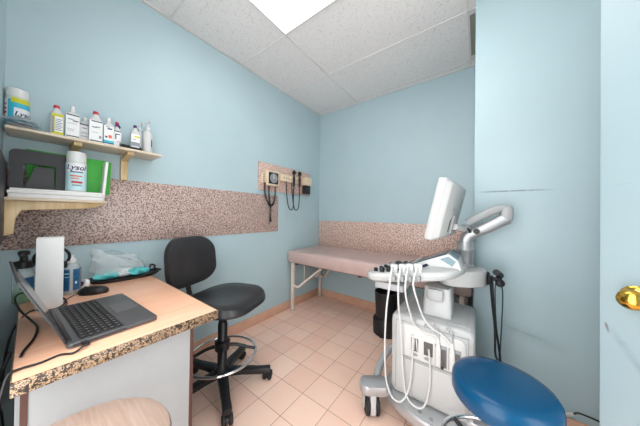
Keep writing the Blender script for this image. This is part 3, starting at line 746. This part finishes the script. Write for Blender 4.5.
for i, (px, py, s, m, lab) in enumerate([(.13, -2.255, .055, 'teal', 'crumpled teal glove nearest the tape roll in the oval tray'), (.12, -2.175, .06, 'mask_white', 'crumpled white tissue in the middle of the oval tray'), (.14, -2.115, .055, 'teal', 'crumpled teal glove nearest the right end of the oval tray')]):
    b = MB(); p1, p2, p3 = [rnd.random()*6 for _ in range(3)]
    rings = []
    for j in range(9):
        ph = PI*j/8; rr = math.sin(ph)
        rings.append([(px+s*.75*max(rr, .02)*math.cos(a)*(1+.16*math.sin(3*a+p1+j)+.1*math.sin(7*a+p2)), py+s*max(rr, .02)*math.sin(a)*(1+.14*math.sin(4*a+p3)+.1*math.sin(9*a+p1-j)), DZ+.0065+.022*(1-math.cos(ph))*(1+.3*math.sin(5*a+p2+j)*rr)) for a in [2*PI*k/28 for k in range(28)]])
    b.rings(rings, m)
    solo('crumpled_glove' if m == 'teal' else 'crumpled_tissue', b, None, lab, 'glove' if m == 'teal' else 'tissue', (px, py, DZ+.006), sharp=70)
b = MB(); p1 = 1.3
rings = []
for j in range(9):
    q = j/8; z = .05+.105*q; sc = 1-.25*q
    rings.append([(.10+.085*(1-.75*q)*math.cos(a)*(1+.10*math.sin(5*a+j*1.7)), -2.195-.02*q+.125*(1-.22*q)*math.sin(a)*(1+.05*math.sin(6*a-j)), DZ+z+.012*math.sin(3*a+j*1.4)-(.03*q*math.sin(a) if j > 3 else 0)) for a in [2*PI*k/30 for k in range(30)]])
b.rings(rings, None, cap=False)
solo('plastic_bag', b, 'bagfilm', 'clear plastic bag slumped over the teal gloves in the tray', 'bag', (.10, -2.195, DZ+.05), sharp=60)

# ------------------------------------------------------------------ drafting chair
HA = math.radians(20)
t = thing('drafting_chair', 'black vinyl drafting chair with chrome foot ring beside the desk', 'chair', (.50, -1.742, 0), HA)
T = W[t.name]
def Rz(a): return Matrix.Rotation(a, 4, 'Z')
for k in range(5):
    a = math.radians(-24+72*k+0)-HA
    A = T @ Rz(a)
    b = MB(A); b.rings([[(x_, y_*w, z_+zt) for y_, z_ in ((-1, 0), (1, 0), (1, .028), (.7, .034), (-.7, .034), (-1, .028))] for x_, w, zt in ((.03, .034, .085), (.12, .028, .080), (.24, .024, .064), (.305, .025, .060), (.318, .018, .062))])
    lg = build('base_arm', b, 'black', t, 50)
    b = MB(A @ Matrix.Translation((.295, 0, .031)) @ Matrix.Rotation(k*1.3, 4, 'Z') @ Matrix.Translation((.012, 0, 0)) @ Matrix.Rotation(PI/2, 4, 'X'))
    for s in (-1, 1): b.lathe([(.010, s*.008), (.029, s*.009), (.031, s*.013), (.031, s*.024), (.025, s*.029), (.006, s*.030)], m='black_soft', seg=20)
    b.lathe([(.018, -.009), (.018, .009)], m='black', seg=12)
    b2_ = A @ Matrix.Translation((.295, 0, 0)); b.T = b2_; b.cyl((0, 0, .045), (0, 0, .07), .012, m='black')
    build('caster', b, None, lg)
b = MB(T); b.lathe([(.045, .075), (.05, .08), (.05, .115), (.036, .13), (.030, .14), (.030, .42), (.026, .425), (.026, .44), (.019, .442), (.019, .55), (.03, .552)], m='black', seg=24); build('column', b, None, t)
RZ = .215
b = MB(T); b.tube([(.215*math.cos(2*PI*k/36), .215*math.sin(2*PI*k/36), RZ) for k in range(36)], .0085, None, 10, 2, closed=True); build('foot_ring', b, 'chrome', t)
for k in range(4):
    a = math.radians(35+90*k)
    b = MB(T @ Rz(a)); b.tube([(.025, 0, RZ+.06), (.09, 0, RZ+.05), (.16, 0, RZ+.02), (.214, 0, RZ+.002)], lambda q: .012-.003*q, None, 8); build('ring_spoke', b, 'black', t)
b = MB(T); b.lathe([(.045, RZ+.035), (.048, RZ+.04), (.048, RZ+.09), (.036, RZ+.10)], m='black', seg=20); build('ring_collar', b, None, t)
# seat
b = MB(T @ Matrix.Translation((.025, 0, 0))); o = rrect(.46, .47, .17, 8)
def seat_ring(sx, sy, z, dish=0):
    return [(x_*sx, y_*sy, z+dish*((y_*sy/.23)**2)*.012-(max(0, x_*sx-.05)/.17)**2*.018*(1 if dish else .6)) for x_, y_ in o]
b.rings([seat_ring(.78, .78, .548), seat_ring(.95, .95, .562), seat_ring(1, 1, .575), seat_ring(1.0, 1.0, .595), seat_ring(.97, .97, .611, 1), seat_ring(.88, .88, .618, 1), seat_ring(.6, .6, .610, 1), seat_ring(.3, .3, .604, 1), seat_ring(.05, .05, .602, 1)], 'vinyl_black'); st = build('seat', b, None, t)
b = MB(T); b.b2((-.12, -.09, .53), (.10, .09, .5495), bev=.006); b.tube([(0, -.10, .535), (0, -.17, .53), (.0, -.20, .525)], .006, None, 8); build('mechanism_plate', b, 'black', t)
b = MB(T); b.tube([(.0, 0, .535), (-.15, 0, .535), (-.262, 0, .55), (-.298, 0, .62), (-.304, 0, .72), (-.305, 0, .85)], .022, None, 8, flat=.35); build('back_bar', b, 'black', t)
TB = T @ Matrix.Translation((-.272, 0, .815)) @ Matrix.Rotation(math.radians(-7), 4, 'Y')
b = MB(TB); o = rrect(.40, .365, .13, 8)
def back_ring(s, xx): return [(xx-.045*(1-(y_*s/.2)**2)+.02, y_*s, z_*s*(1-.10*(z_ < 0)*abs(z_)/.18)) for y_, z_ in o]
b.rings([back_ring(.80, -.038), back_ring(.95, -.032), back_ring(1, -.018), back_ring(1, .0), back_ring(.97, .013), back_ring(.88, .021), back_ring(.6, .022), back_ring(.3, .022), back_ring(.05, .022)], 'vinyl_black'); build('backrest', b, None, t)

# ------------------------------------------------------------------ wooden stool in the foreground
t = thing('wooden_stool', 'round pale wood stool seat in front of the desk panel', 'stool', (1.222, -2.476, 0))
x, y = 1.222, -2.476
b = MB(); r = .172
b.lathe([(r-.02, .618), (r-.006, .620), (r, .627), (r, .638), (r-.004, .646), (r-.016, .650), (r*.6, .647), (.02, .645)], (x, y, 0), 'stoolwood', 64); build('seat', b, None, t)
for k in range(4):
    a = PI/4+k*PI/2
    build('leg', MB().cyl((x+.11*math.cos(a), y+.11*math.sin(a), .6185), (x+.16*math.cos(a), y+.16*math.sin(a), 0), .016, .013, None, 14), 'stoolwood', t)
b = MB()
for k in range(4):
    a = PI/4+k*PI/2; a2 = a+PI/2; rr = .145
    b.cyl((x+rr*math.cos(a), y+rr*math.sin(a), .2), (x+rr*math.cos(a2), y+rr*math.sin(a2), .2), .009)
build('stretcher', b, 'stoolwood', t)

# ------------------------------------------------------------------ blue exam stool
t = thing('exam_stool', 'round blue vinyl stool with chrome foot ring in front of the ultrasound cart', 'stool', (1.957, -1.49, 0))
x, y = 1.957, -1.49; r = .157
b = MB(); b.lathe([(r*.9, .482), (r*.97, .488), (r, .50), (r, .53), (r*.985, .545), (r*.93, .558), (r*.8, .566), (r*.5, .571), (.002, .573)], (x, y, 0), 'vinyl_blue', 56); build('seat', b, None, t)
b = MB(); b.lathe([(.03, .02), (.05, .05), (.05, .085), (.028, .10), (.028, .28), (.022, .281), (.022, .47), (.07, .472), (.09, .4815)], (x, y, 0), 'chrome', 24); build('column', b, None, t)
b = MB(); b.tube([(x+.198*math.cos(2*PI*k/36), y+.198*math.sin(2*PI*k/36), .25) for k in range(36)], .010, None, 10, 2, closed=True); build('foot_ring', b, 'chrome', t)
b = MB()
for k in range(3): a = 2.5+k*2*PI/3; b.cyl((x+.02*math.cos(a), y+.02*math.sin(a), .22), (x+.196*math.cos(a), y+.196*math.sin(a), .25), .009, m='black')
build('ring_spoke', b, 'black', t)
for k in range(5):
    a = math.radians(162+72*k)
    b = MB(Matrix.Translation((x, y, 0)) @ Rz(a)); b.rings([[(q, yy*w, zz_+zt) for yy, zz_ in ((-1, 0), (1, 0), (1, .02), (-1, .02))] for q, w, zt in ((.03, .02, .06), (.2, .015, .055))]); lg = build('base_arm', b, 'chrome', t)
    b = MB(Matrix.Translation((x, y, 0)) @ Rz(a) @ Matrix.Translation((.19, 0, .026)) @ Matrix.Rotation(PI/2, 4, 'X')); b.lathe([(.01, -.018), (.024, -.015), (.026, 0), (.024, .015), (.01, .018)], m='black_soft', seg=18); b.T = Matrix.Translation((x, y, 0)) @ Rz(a); b.cyl((.19, 0, .03), (.19, 0, .058), .006, m='black'); build('caster', b, None, lg)

# ------------------------------------------------------------------ ultrasound cart
t = thing('ultrasound_machine', 'white ultrasound cart with control console and probe cables by the examination table', 'ultrasound machine', (1.66, -1.07, 0))
YF = -1.27
# base platform
b = MB()
out = [(1.42, -1.24), (1.47, -1.285), (1.53, -1.32), (1.60, -1.345), (1.70, -1.362), (1.80, -1.355), (1.88, -1.33), (1.90, -1.25), (1.90, -.86), (1.86, -.84), (1.44, -.84), (1.42, -.88)]
b.prism(out, .085, .145, 'xy', 'silver', bev=.014, seg=3)
base = build('base', b, None, t)
b = MB(); b.prism([(px+(1.66-px)*.05, py+(-1.07-py)*.05) for px, py in out], .145, .149, 'xy', 'lgrey', bev=.002); build('base_cover', b, None, base)
b = MB()
for px, py in ((1.645, -1.315), (1.70, -1.325), (1.76, -1.325)): b.lathe([(.010, .149), (.009, .152), (.004, .153)], (px, py, 0), 'mgrey', 14)
build('screw_cap', b, None, base)
def caster_pod(cx, cy, rz, name='caster_pod', z=.175, wa=None):
    Tm = Matrix.Translation((cx, cy, 0)) @ Rz(rz)
    b = MB(Tm); o = rrect(.18, .105, .048, 6)
    pad(b, [(px+.02, py) for px, py in o], [(.92, .88, z-.04), (1, 1, z-.03), (1, 1, z), (.95, .92, z+.013), (.7, .6, z+.019)], 'silver')
    p = build(name, b, None, t)
    Tw = Matrix.Translation((cx, cy, 0)) @ Rz(math.radians(-53) if wa is None else wa)
    b = MB(Tw @ Matrix.Translation((-.005, 0, .062)) @ Matrix.Rotation(PI/2, 4, 'X'))
    for s in (-1, 1): b.lathe([(.040, s*.018), (.060, s*.020), (.062, s*.024), (.062, s*.034), (.058, s*.038), (.045, s*.037), (.01, s*.040)], m='black_soft', seg=28)
    build('wheel', b, None, p)
    b = MB(Tw); b.b2((-.070, -.016, .030), (.05, .016, z-.03), 'offwhite', .006); b.b2((-.02, -.05, .04), (.012, -.041, .11), 'offwhite', .004); b.b2((-.02, .041, .04), (.012, .05, .11), 'offwhite', .004); build('caster_fork', b, None, p)
caster_pod(1.385, -1.318, math.radians(35))
caster_pod(1.46, -.90, math.radians(-15))
caster_pod(1.925, -.93, math.radians(185))
caster_pod(1.92, -1.225, math.radians(175))
b = MB(); b.tube([(1.385, -1.25, .165), (1.372, -1.14, .19), (1.385, -1.03, .225), (1.42, -.95, .235), (1.47, -.91, .20)], .022, None, 10); build('base_handle', b, 'lgrey', t)
# body
def bx(y, zoff=0): pass
b = MB()
o = [(px+1.678, pz+.385) for px, pz in rrect(.395, .445, .035, 5)]
def body_ring(s, yy, dz=0): return [(1.678+(px-1.678)*s, yy, .385+(pz-.385)*s) for px, pz in o]
b.rings([body_ring(.955, YF), body_ring(.985, YF+.006), body_ring(1, YF+.02), body_ring(1, -.89), body_ring(.96, -.87)], 'offwhite'); body = build('body', b, None, t)
b = MB(); b.b2((1.545, -1.225, .6065), (1.85, -.91, .611), 'lgrey', .002); build('top_tray', b, None, body)
b = MB(); b.b2((1.53, YF-.012, .19), (1.60, YF+.001, .56)) ; b.bm.free()
# raised side panel with the transducer ports
b = MB(); b.prism([(1.535, .39), (1.835, .39), (1.84, .40), (1.84, .54), (1.825, .56), (1.55, .565), (1.535, .55)], YF-.007, YF+.001, 'xz', 'white', bev=.004); pp = build('port_panel', b, None, body)
b = MB(); b.prism([(1.515, .20), (1.84, .20), (1.84, .372), (1.515, .372)], YF-.005, YF+.001, 'xz', 'offwhite', bev=.003); build('lower_panel', b, None, body)
b = MB(); b.b2((1.535, YF-.006, .376), (1.84, YF+.001, .384), 'lgrey', .001); build('panel_rail', b, None, body)
for i, (x0, x1) in enumerate(((1.592, 1.628), (1.655, 1.698))):
    b = MB(); b.b2((x0, YF-.0085, .430), (x1, YF-.0065, .50), 'port', .001)
    if i == 0: b.prism([(x0+.004, .435), (x0+.014, .497), (x0+.018, .497), (x0+.016, .435)], YF-.011, YF-.008, 'xz', 'white'); b.prism([(x1-.006, .435), (x1-.012, .497), (x1-.006, .497), (x1-.002, .435)], YF-.011, YF-.008, 'xz', 'white')
    b.prism([(x0+.002+.016*(1+math.cos(a)), .413+.008*math.sin(a)) for a in [2*PI*k/14 for k in range(14)]], YF-.0095, YF-.0065, 'xz', 'mgrey')
    build('probe_port', b, None, pp)
for x0 in (1.712, 1.772):
    b = MB(); b.b2((x0+.026, YF-.0098, .402), (x0+.045, YF-.0065, .49), 'port', .001); b.b2((x0, YF-.028, .405), (x0+.024, YF-.007, .50), 'white', .005); b.cyl((x0+.03, YF-.008, .398), (x0+.03, YF-.014, .398), .007, m='black')
    b.rings([[(x0+.012+dx_*s, YF-.016+dy_*s, z) for dx_, dy_ in ((-1, -1), (1, -1), (1, 1), (-1, 1))] for z, s in ((.50, .010), (.525, .006), (.54, .004))], 'white')
    b.b2((x0-.004, YF-.0088, .398), (x0+.050, YF-.0069, .508), 'mgrey', .001); build('probe_connector', b, None, pp)
    b = MB(); b.tube([(x0+.012, YF-.016, .535), (x0+.012, YF-.020, .57), (x0+.006, YF-.022, .60), (x0-.002, YF-.016, .612), (x0-.012, YF-.012, .60)], .004, 'lgrey', 8); build('connector_cable', b, None, pp)
for x0 in (1.605, 1.663, 1.715, 1.773):
    b = MB(); b.tube([(x0, YF+.008, .588), (x0, YF-.016, .588), (x0+.006, YF-.022, .596), (x0+.008, YF-.016, .605)], .0045, 'lgrey', 8); build('cable_hook', b, None, body)
b = MB()
for lo, hi in (((1.507, .385), (1.510, .575)), ((1.510, .572), (1.852, .575)), ((1.849, .385), (1.852, .575)), ((1.507, .186), (1.510, .385)), ((1.849, .186), (1.852, .385))):
    b.b2((lo[0], YF-.0015, lo[1]), (hi[0], YF+.002, hi[1]), 'mgrey')
build('panel_seam', b, None, body)
# column
b = MB(); b.rings([[(px+1.70, py-1.09, z) for px, py in rrect(w, d, .02, 3)] for z, w, d in ((.604, .145, .20), (.66, .14, .19), (.70, .135, .18), (.765, .13, .18))], 'offwhite'); build('column', b, None, t)
b = MB(); b.b2((1.655, -1.215, .70), (1.735, -1.19, .765), 'lgrey', .012); build('column_collar', b, None, t)
# console
def zc(x): return .816+.125*(x-1.37)
Lo = [(1.352, -1.30), (1.365, -1.345), (1.40, -1.365), (1.50, -1.36), (1.62, -1.335), (1.74, -1.29), (1.80, -1.22), (1.83, -1.10), (1.82, -.98), (1.76, -.93), (1.60, -.925), (1.50, -.93), (1.43, -.955), (1.395, -1.01), (1.365, -1.15)]
Lo = [(v.x, v.y) for v in catmull([(a, b_, 0) for a, b_ in Lo], 3, True)]
def cring(s, dz, c=(1.59, -1.15)): return [(c[0]+(px-c[0])*s, c[1]+(py-c[1])*s, zc(px)+dz) for px, py in Lo]
b = MB(); b.rings([cring(.80, -.036), cring(.94, -.028), cring(.985, -.020), cring(1, -.008), cring(1, .004), cring(.985, .014), cring(.95, .019), cring(.5, .019)], 'offwhite'); con = build('console', b, None, t)
b = MB(); b.rings([cring(1.002, -.010), cring(1.004, -.007), cring(1.002, -.004)], 'lgrey', cap=False); build('trim_line', b, None, con)
def ck(x, y, dz=.019): return (x, y, zc(x)+dz)
TS = Matrix.Rotation(-math.atan(.125), 3, 'Y')
# keys and knobs
rnd = random.Random(5)
for i in range(4):
    for j in range(6):
        xx = 1.42+.035*i; yy = -1.23+.045*j
        if (i, j) in ((1, 2), (2, 2), (1, 3), (2, 3)) or xx > 1.53: continue
        b = MB(); b.box(ck(xx, yy, .021), (.020, .014, .008), 'charcoal' if rnd.random() < .55 else 'lgrey', .002, TS); build('console_key', b, None, con)
b = MB(); b.ball(ck(1.475, -1.12, .020), .026, 'charcoal'); build('trackball', b, None, con)
for xx, yy in ((1.43, -1.285), (1.47, -1.30), (1.455, -1.245), (1.41, -1.25), (1.51, -1.285), (1.395, -1.30), (1.44, -1.325), (1.50, -1.24), (1.42, -1.20)):
    b = MB(); b.lathe([(.012, -.004), (.011, .014), (.008, .016), (.001, .016)], ck(xx, yy, .019), 'black', 16); build('control_knob', b, None, con)
for k in range(7):
    b = MB(); b.box(ck(1.40+.002*k, -1.03+.008*k-.04, .020), (.008, .005, .006), 'charcoal', .001, TS); build('console_key', b, None, con)
# touch panel wedge
zl, zh = zc(1.50)+.016, .962
b = MB(); b.prism([(1.50, zc(1.5)+.012), (1.50, zl), (1.755, zh), (1.80, .93), (1.815, zc(1.81)+.012)], -1.20, -.965, 'xz', 'white', bev=.006); wd = build('touch_panel_housing', b, None, con)
TW = Matrix.Rotation(-math.atan2(zh-zl, .255), 3, 'Y')
def wp(f, y, lift=.001): return (1.50+.255*f, y, zl+(zh-zl)*f+lift)
b = MB(); b.box(wp(.50, -1.085, .002), (.255, .215, .003), 'navy_screen', .001, TW); build('touch_screen', b, None, wd)
b = MB(); b.box(wp(.30, -1.085, .0045), (.03, .20, .002), 'lgrey', 0, TW); build('key_row', b, None, wd)
b = MB(); b.prism([(1.757, .961), (1.797, .931), (1.800, .934), (1.760, .965)], -1.19, -.975, 'xz', 'slate'); b.prism([(1.715, .93), (1.757, .950), (1.792, .926), (1.775, .90)], -1.202, -1.199, 'xz', 'slate'); build('slate_inlay', b, None, wd)
b = MB(); b.prism([(1.60, .87), (1.65, .897), (1.665, .89), (1.625, .865)], -1.202, -1.199, 'xz', 'navy_screen'); build('side_inlay', b, None, wd)
# probe holders along the near edge, with probes and cables
cab = [
 [(1.508, -1.392, .80), (1.490, -1.385, .66), (1.475, -1.36, .48), (1.468, -1.335, .34), (1.475, -1.325, .23), (1.51, -1.335, .170), (1.555, -1.335, .17), (1.585, -1.31, .22), (1.60, -1.292, .33), (1.60, -1.285, .45), (1.602, -1.283, .52)],
 [(1.553, -1.390, .81), (1.548, -1.37, .70), (1.545, -1.32, .58), (1.548, -1.30, .45), (1.555, -1.30, .33), (1.575, -1.315, .21), (1.62, -1.325, .175), (1.665, -1.32, .19), (1.685, -1.295, .27), (1.688, -1.29, .38), (1.68, -1.285, .47)],
 [(1.585, -1.380, .815), (1.583, -1.36, .74), (1.595, -1.315, .64), (1.61, -1.292, .58), (1.66, -1.292, .555), (1.712, -1.292, .555), (1.724, -1.286, .53)],
 [(1.620, -1.370, .82), (1.632, -1.345, .74), (1.655, -1.305, .64), (1.69, -1.290, .59), (1.74, -1.292, .57), (1.785, -1.286, .53)],
]
for i, (hx, hy) in enumerate(((1.515, -1.335), (1.557, -1.33), (1.592, -1.32), (1.632, -1.31))):
    zb = zc(hx)+.018
    b = MB(); b.lathe([(.017, 0), (.019, .003), (.018, .016), (.015, .016), (.013, .004)], (hx, hy, zb), 'white', 18); ho = build('probe_holder', b, None, con)
    b = MB()
    b.rings([[(hx+px, hy+py, zb+z) for px, py in rrect(w, w*.85, w*.2, 3)] for z, w in ((.004, .018), (.016, .030), (.022, .036), (.040, .037), (.045, .030))], 'white_gloss'); b.b2((hx-.006, hy-.0165, zb+.026), (hx+.004, hy-.0155, zb+.034), 'mgrey'); build('probe', b, None, t)
    b = MB(); b.tube([(hx, hy-.012, zb+.030), (hx-.002, hy-.030, zb+.030), (hx-.003, hy-.046, zb+.012)] + cab[i], .0048, 'white', 8, 6); build('probe_cable', b, None, t)
    b = MB(); b.b2((hx+.006, hy-.062, zb-.032), (hx+.020, hy-.032, zb-.006), 'mgrey', .003); build('cable_clip', b, None, con)
b = MB(); b.b2((1.40, -1.33, .745), (1.56, -1.02, .785), 'lgrey', .01); 
build('keyboard_drawer', b, None, con)
# arm platform
b = MB(); pl = [(1.68, -1.04), (1.74, -1.13), (1.84, -1.10), (1.905, -1.04), (1.925, -.99), (1.915, -.93), (1.86, -.86), (1.78, -.85), (1.70, -.90)]
b.prism([(v.x, v.y) for v in catmull([(a, b_, 0) for a, b_ in pl], 3, True)], .772, .862, 'xy', 'offwhite', bev=.010, seg=3); plat = build('arm_platform', b, None, t)
b = MB(); b.lathe([(.052, .862), (.052, .868), (.045, .874), (.045, .955), (.0475, .958), (.0475, .968), (.045, .971), (.045, 1.0), (.043, 1.01)], (1.82, -.925, 0), 'silver', 28); build('arm_post', b, None, t)
# monitor arm, lower link then upper link
def link(P, w, h, m):
    b = MB(); pts = catmull(P, 6); rings = []
    for i, p in enumerate(pts):
        a, c = pts[max(0, i-1)], pts[min(len(pts)-1, i+1)]; d = (c-a).normalized(); s = d.cross(Vector((0, 1, 0))).normalized(); q = Vector((0, 1, 0))
        rings.append([p+q*u_*w/2+s*v_*h/2 for u_, v_ in [(x_, z_) for x_, z_ in rrect(2, 2, .7, 3)]])
    b.rings(rings, m); return b
YA = -.925
lk = link([(1.82, YA, .985), (1.828, YA, 1.035), (1.862, YA, 1.068), (1.93, YA, 1.105), (1.985, YA, 1.140), (2.015, YA, 1.158)], .066, .066, 'silver'); low = build('lower_arm', lk, None, t)
b = MB(); b.cyl((1.875, YA-.032, 1.078), (1.875, YA-.040, 1.078), .017, m='black'); build('pivot_cap', b, None, low)
lk = link([(2.015, YA, 1.205), (1.985, YA-.004, 1.213), (1.93, YA-.012, 1.188), (1.88, YA-.02, 1.158), (1.83, YA-.03, 1.126)], .058, .046, 'lgrey'); up = build('upper_arm', lk, None, t)
b = MB(); b.box((2.012, YA, 1.183), (.055, .068, .085), 'lgrey', .018); build('elbow', b, None, t)
b = MB(); b.cyl((1.825, YA-.03, 1.075), (1.825, YA-.03, 1.115), .028, m='mgrey'); b.tube([(1.825, YA-.03, 1.09), (1.80, -1.02, 1.095), (1.775, -1.09, 1.105)], .018, 'white', 10); build('monitor_bracket', b, None, t)
b = MB(); b.tube([(1.80, -.97, 1.10), (1.835, -.985, 1.09), (1.845, -.97, 1.07)], .006, 'black', 8); build('arm_cable', b, None, t)
# monitor
mw = Vector((.10, .995, 0)).normalized()
mx = Vector((mw.y, -mw.x, 0))
tilt = math.radians(12.5)
TM = Matrix(((mx.x, mw.x, 0, 1.728), (mx.y, mw.y, 0, -1.105), (0, 0, 1, 1.20), (0, 0, 0, 1))) @ Matrix.Rotation(tilt, 4, 'Y')
b = MB(TM); o = rrect(.44, .325, .018, 4)
def mring(s, xx, sz=None): return [(xx, y_*s, z_*(sz or s)) for y_, z_ in o]
b.rings([mring(.985, -.016), mring(1, -.012), mring(1, .014), mring(.985, .02)], 'offwhite'); mon = build('monitor', b, None, t)
b = MB(TM); b.rings([mring(.975, .018), mring(.95, .024), mring(.90, .042), mring(.86, .047)], 'offwhite'); build('monitor_back', b, None, mon)
b = MB(TM); b.b2((-.0175, -.20, -.145), (-.0158, .20, .145), 'navy_screen'); build('display', b, None, mon)
b = MB(TM); b.b2((.047, -.02, -.125), (.060, .10, -.02), 'lgrey', .006); build('mount_plate', b, None, mon)
b = MB(TM); b.b2((.0465, -.045, -.115), (.0485, -.030, -.045), 'charcoal', .003); build('cable_slot', b, None, mon)
b = MB(TM); b.b2((.0468, -.055, .005), (.0482, .0, .012), 'mgrey'); b.b2((.0468, -.055, .017), (.0482, .0, .024), 'mgrey'); build('maker_mark', b, None, mon)
# transport handle / hook
b = MB(); b.cyl((1.915, -.985, .818), (1.99, -.975, .818), .011, m='charcoal'); b.cyl((1.924, -.99, .818), (1.934, -.988, .818), .036, m='black'); b.cyl((1.965, -1.0, .86), (1.985, -.95, .835), .017, m='charcoal'); b.ball((1.982, -.985, .800), .022, 'charcoal', seg=16)
build('cable_hook', b, None, t)

# straps on the hook
t = thing('cable_strap', 'black cord loop hanging from the hook beside the ultrasound cart', 'cord', (1.95, -.98, .83), 0, 'cords hanging on the cart hook')
b = MB(); b.tube([(1.945, -.999, .835), (1.942, -1.0, .78), (1.955, -.998, .62), (1.975, -.99, .48), (1.985, -.985, .37), (1.965, -.98, .40), (1.962, -.98, .52), (1.953, -.985, .70), (1.948, -.976, .835)], .0055, None, 8); build('cord', b, 'black', t)
t = thing('cable_strap', 'navy strap hanging in front of the black cord loop on the cart hook', 'cord', (1.97, -.98, .83), 0, 'cords hanging on the cart hook')
b = MB(); b.tube([(1.975, -1.0, .83), (1.992, -1.0, .76), (1.99, -.995, .6), (1.985, -.99, .45), (1.983, -.985, .375)], .008, None, 8, flat=.35); b.tube([(1.97, -.965, .83), (1.962, -.97, .76), (1.966, -.97, .6), (1.978, -.975, .45), (1.982, -.98, .375)], .008, None, 8, flat=.35); build('strap', b, 'strap_blue', t)
b = MB(); b.cyl((1.983, -.983, .38), (1.983, -.983, .345), .009, m='black'); b.cyl((1.983, -.983, .352), (1.983, -.983, .360), .0095, m='lgrey'); build('clip', b, None, t)
# power cord along the wall return
t = thing('power_cord', 'black power cord with white connector along the baseboard behind the blue stool', 'cord', (2.28, -.82, .12))
b = MB(); b.tube([(1.93, -.83, .02), (2.0, -.84, .01), (2.10, -.83, .03), (2.2, -.822, .085), (2.25, -.818, .112)], .004, 'black', 7); b.tube([(2.29, -.818, .135), (2.33, -.818, .15), (2.5, -.82, .12), (2.7, -.83, .02)], .004, 'black', 7); build('cord', b, None, t)
b = MB(); b.cyl((2.248, -.818, .111), (2.292, -.818, .136), .010, m='white'); build('connector', b, None, t)

# ------------------------------------------------------------------ camera
cam = bpy.data.cameras.new('camera'); co = bpy.data.objects.new('camera', cam); COL.objects.link(co)
F = Vector((-0.59348914, 0.80480316, 0.00790695)); R = Vector((0.80481652, 0.59336354, 0.01378687)); U = Vector((-0.00640402, -0.014546, 0.99987369))
co.matrix_world = Matrix(((R.x, U.x, -F.x, 1.88390377), (R.y, U.y, -F.y, -2.53083194), (R.z, U.z, -F.z, 1.16338173), (0, 0, 0, 1)))
cam.sensor_fit = 'HORIZONTAL'; cam.sensor_width = 36; cam.lens = 214.862955/640*36; cam.clip_start = .02
SC.camera = co

# ------------------------------------------------------------------ light
w = bpy.data.worlds.new('world'); SC.world = w; w.use_nodes = True
bg = w.node_tree.nodes['Background']; bg.inputs[1].default_value = 1.06
# added fill through the near opening, raised below the horizon to brighten the ceiling
_n = w.node_tree; _t = _n.nodes.new('ShaderNodeTexCoord'); _s = _n.nodes.new('ShaderNodeSeparateXYZ'); _r = _n.nodes.new('ShaderNodeValToRGB')
_n.links.new(_t.outputs['Generated'], _s.inputs[0]); _n.links.new(math_node(_n, 'MULTIPLY_ADD', _s.outputs['Z'], 4.0, .5), _r.inputs['Fac'])
_r.color_ramp.elements[0].color = (4.75, 4.75, 4.75, 1); _r.color_ramp.elements[1].color = (4.2, 4.2, 4.2, 1)
_n.links.new(_r.outputs['Color'], bg.inputs[0])
SC.view_settings.view_transform = 'Standard'; SC.view_settings.look = 'None'; SC.view_settings.gamma = 1
SC.view_settings.use_curve_mapping = False
SC.view_settings.exposure = 0.17
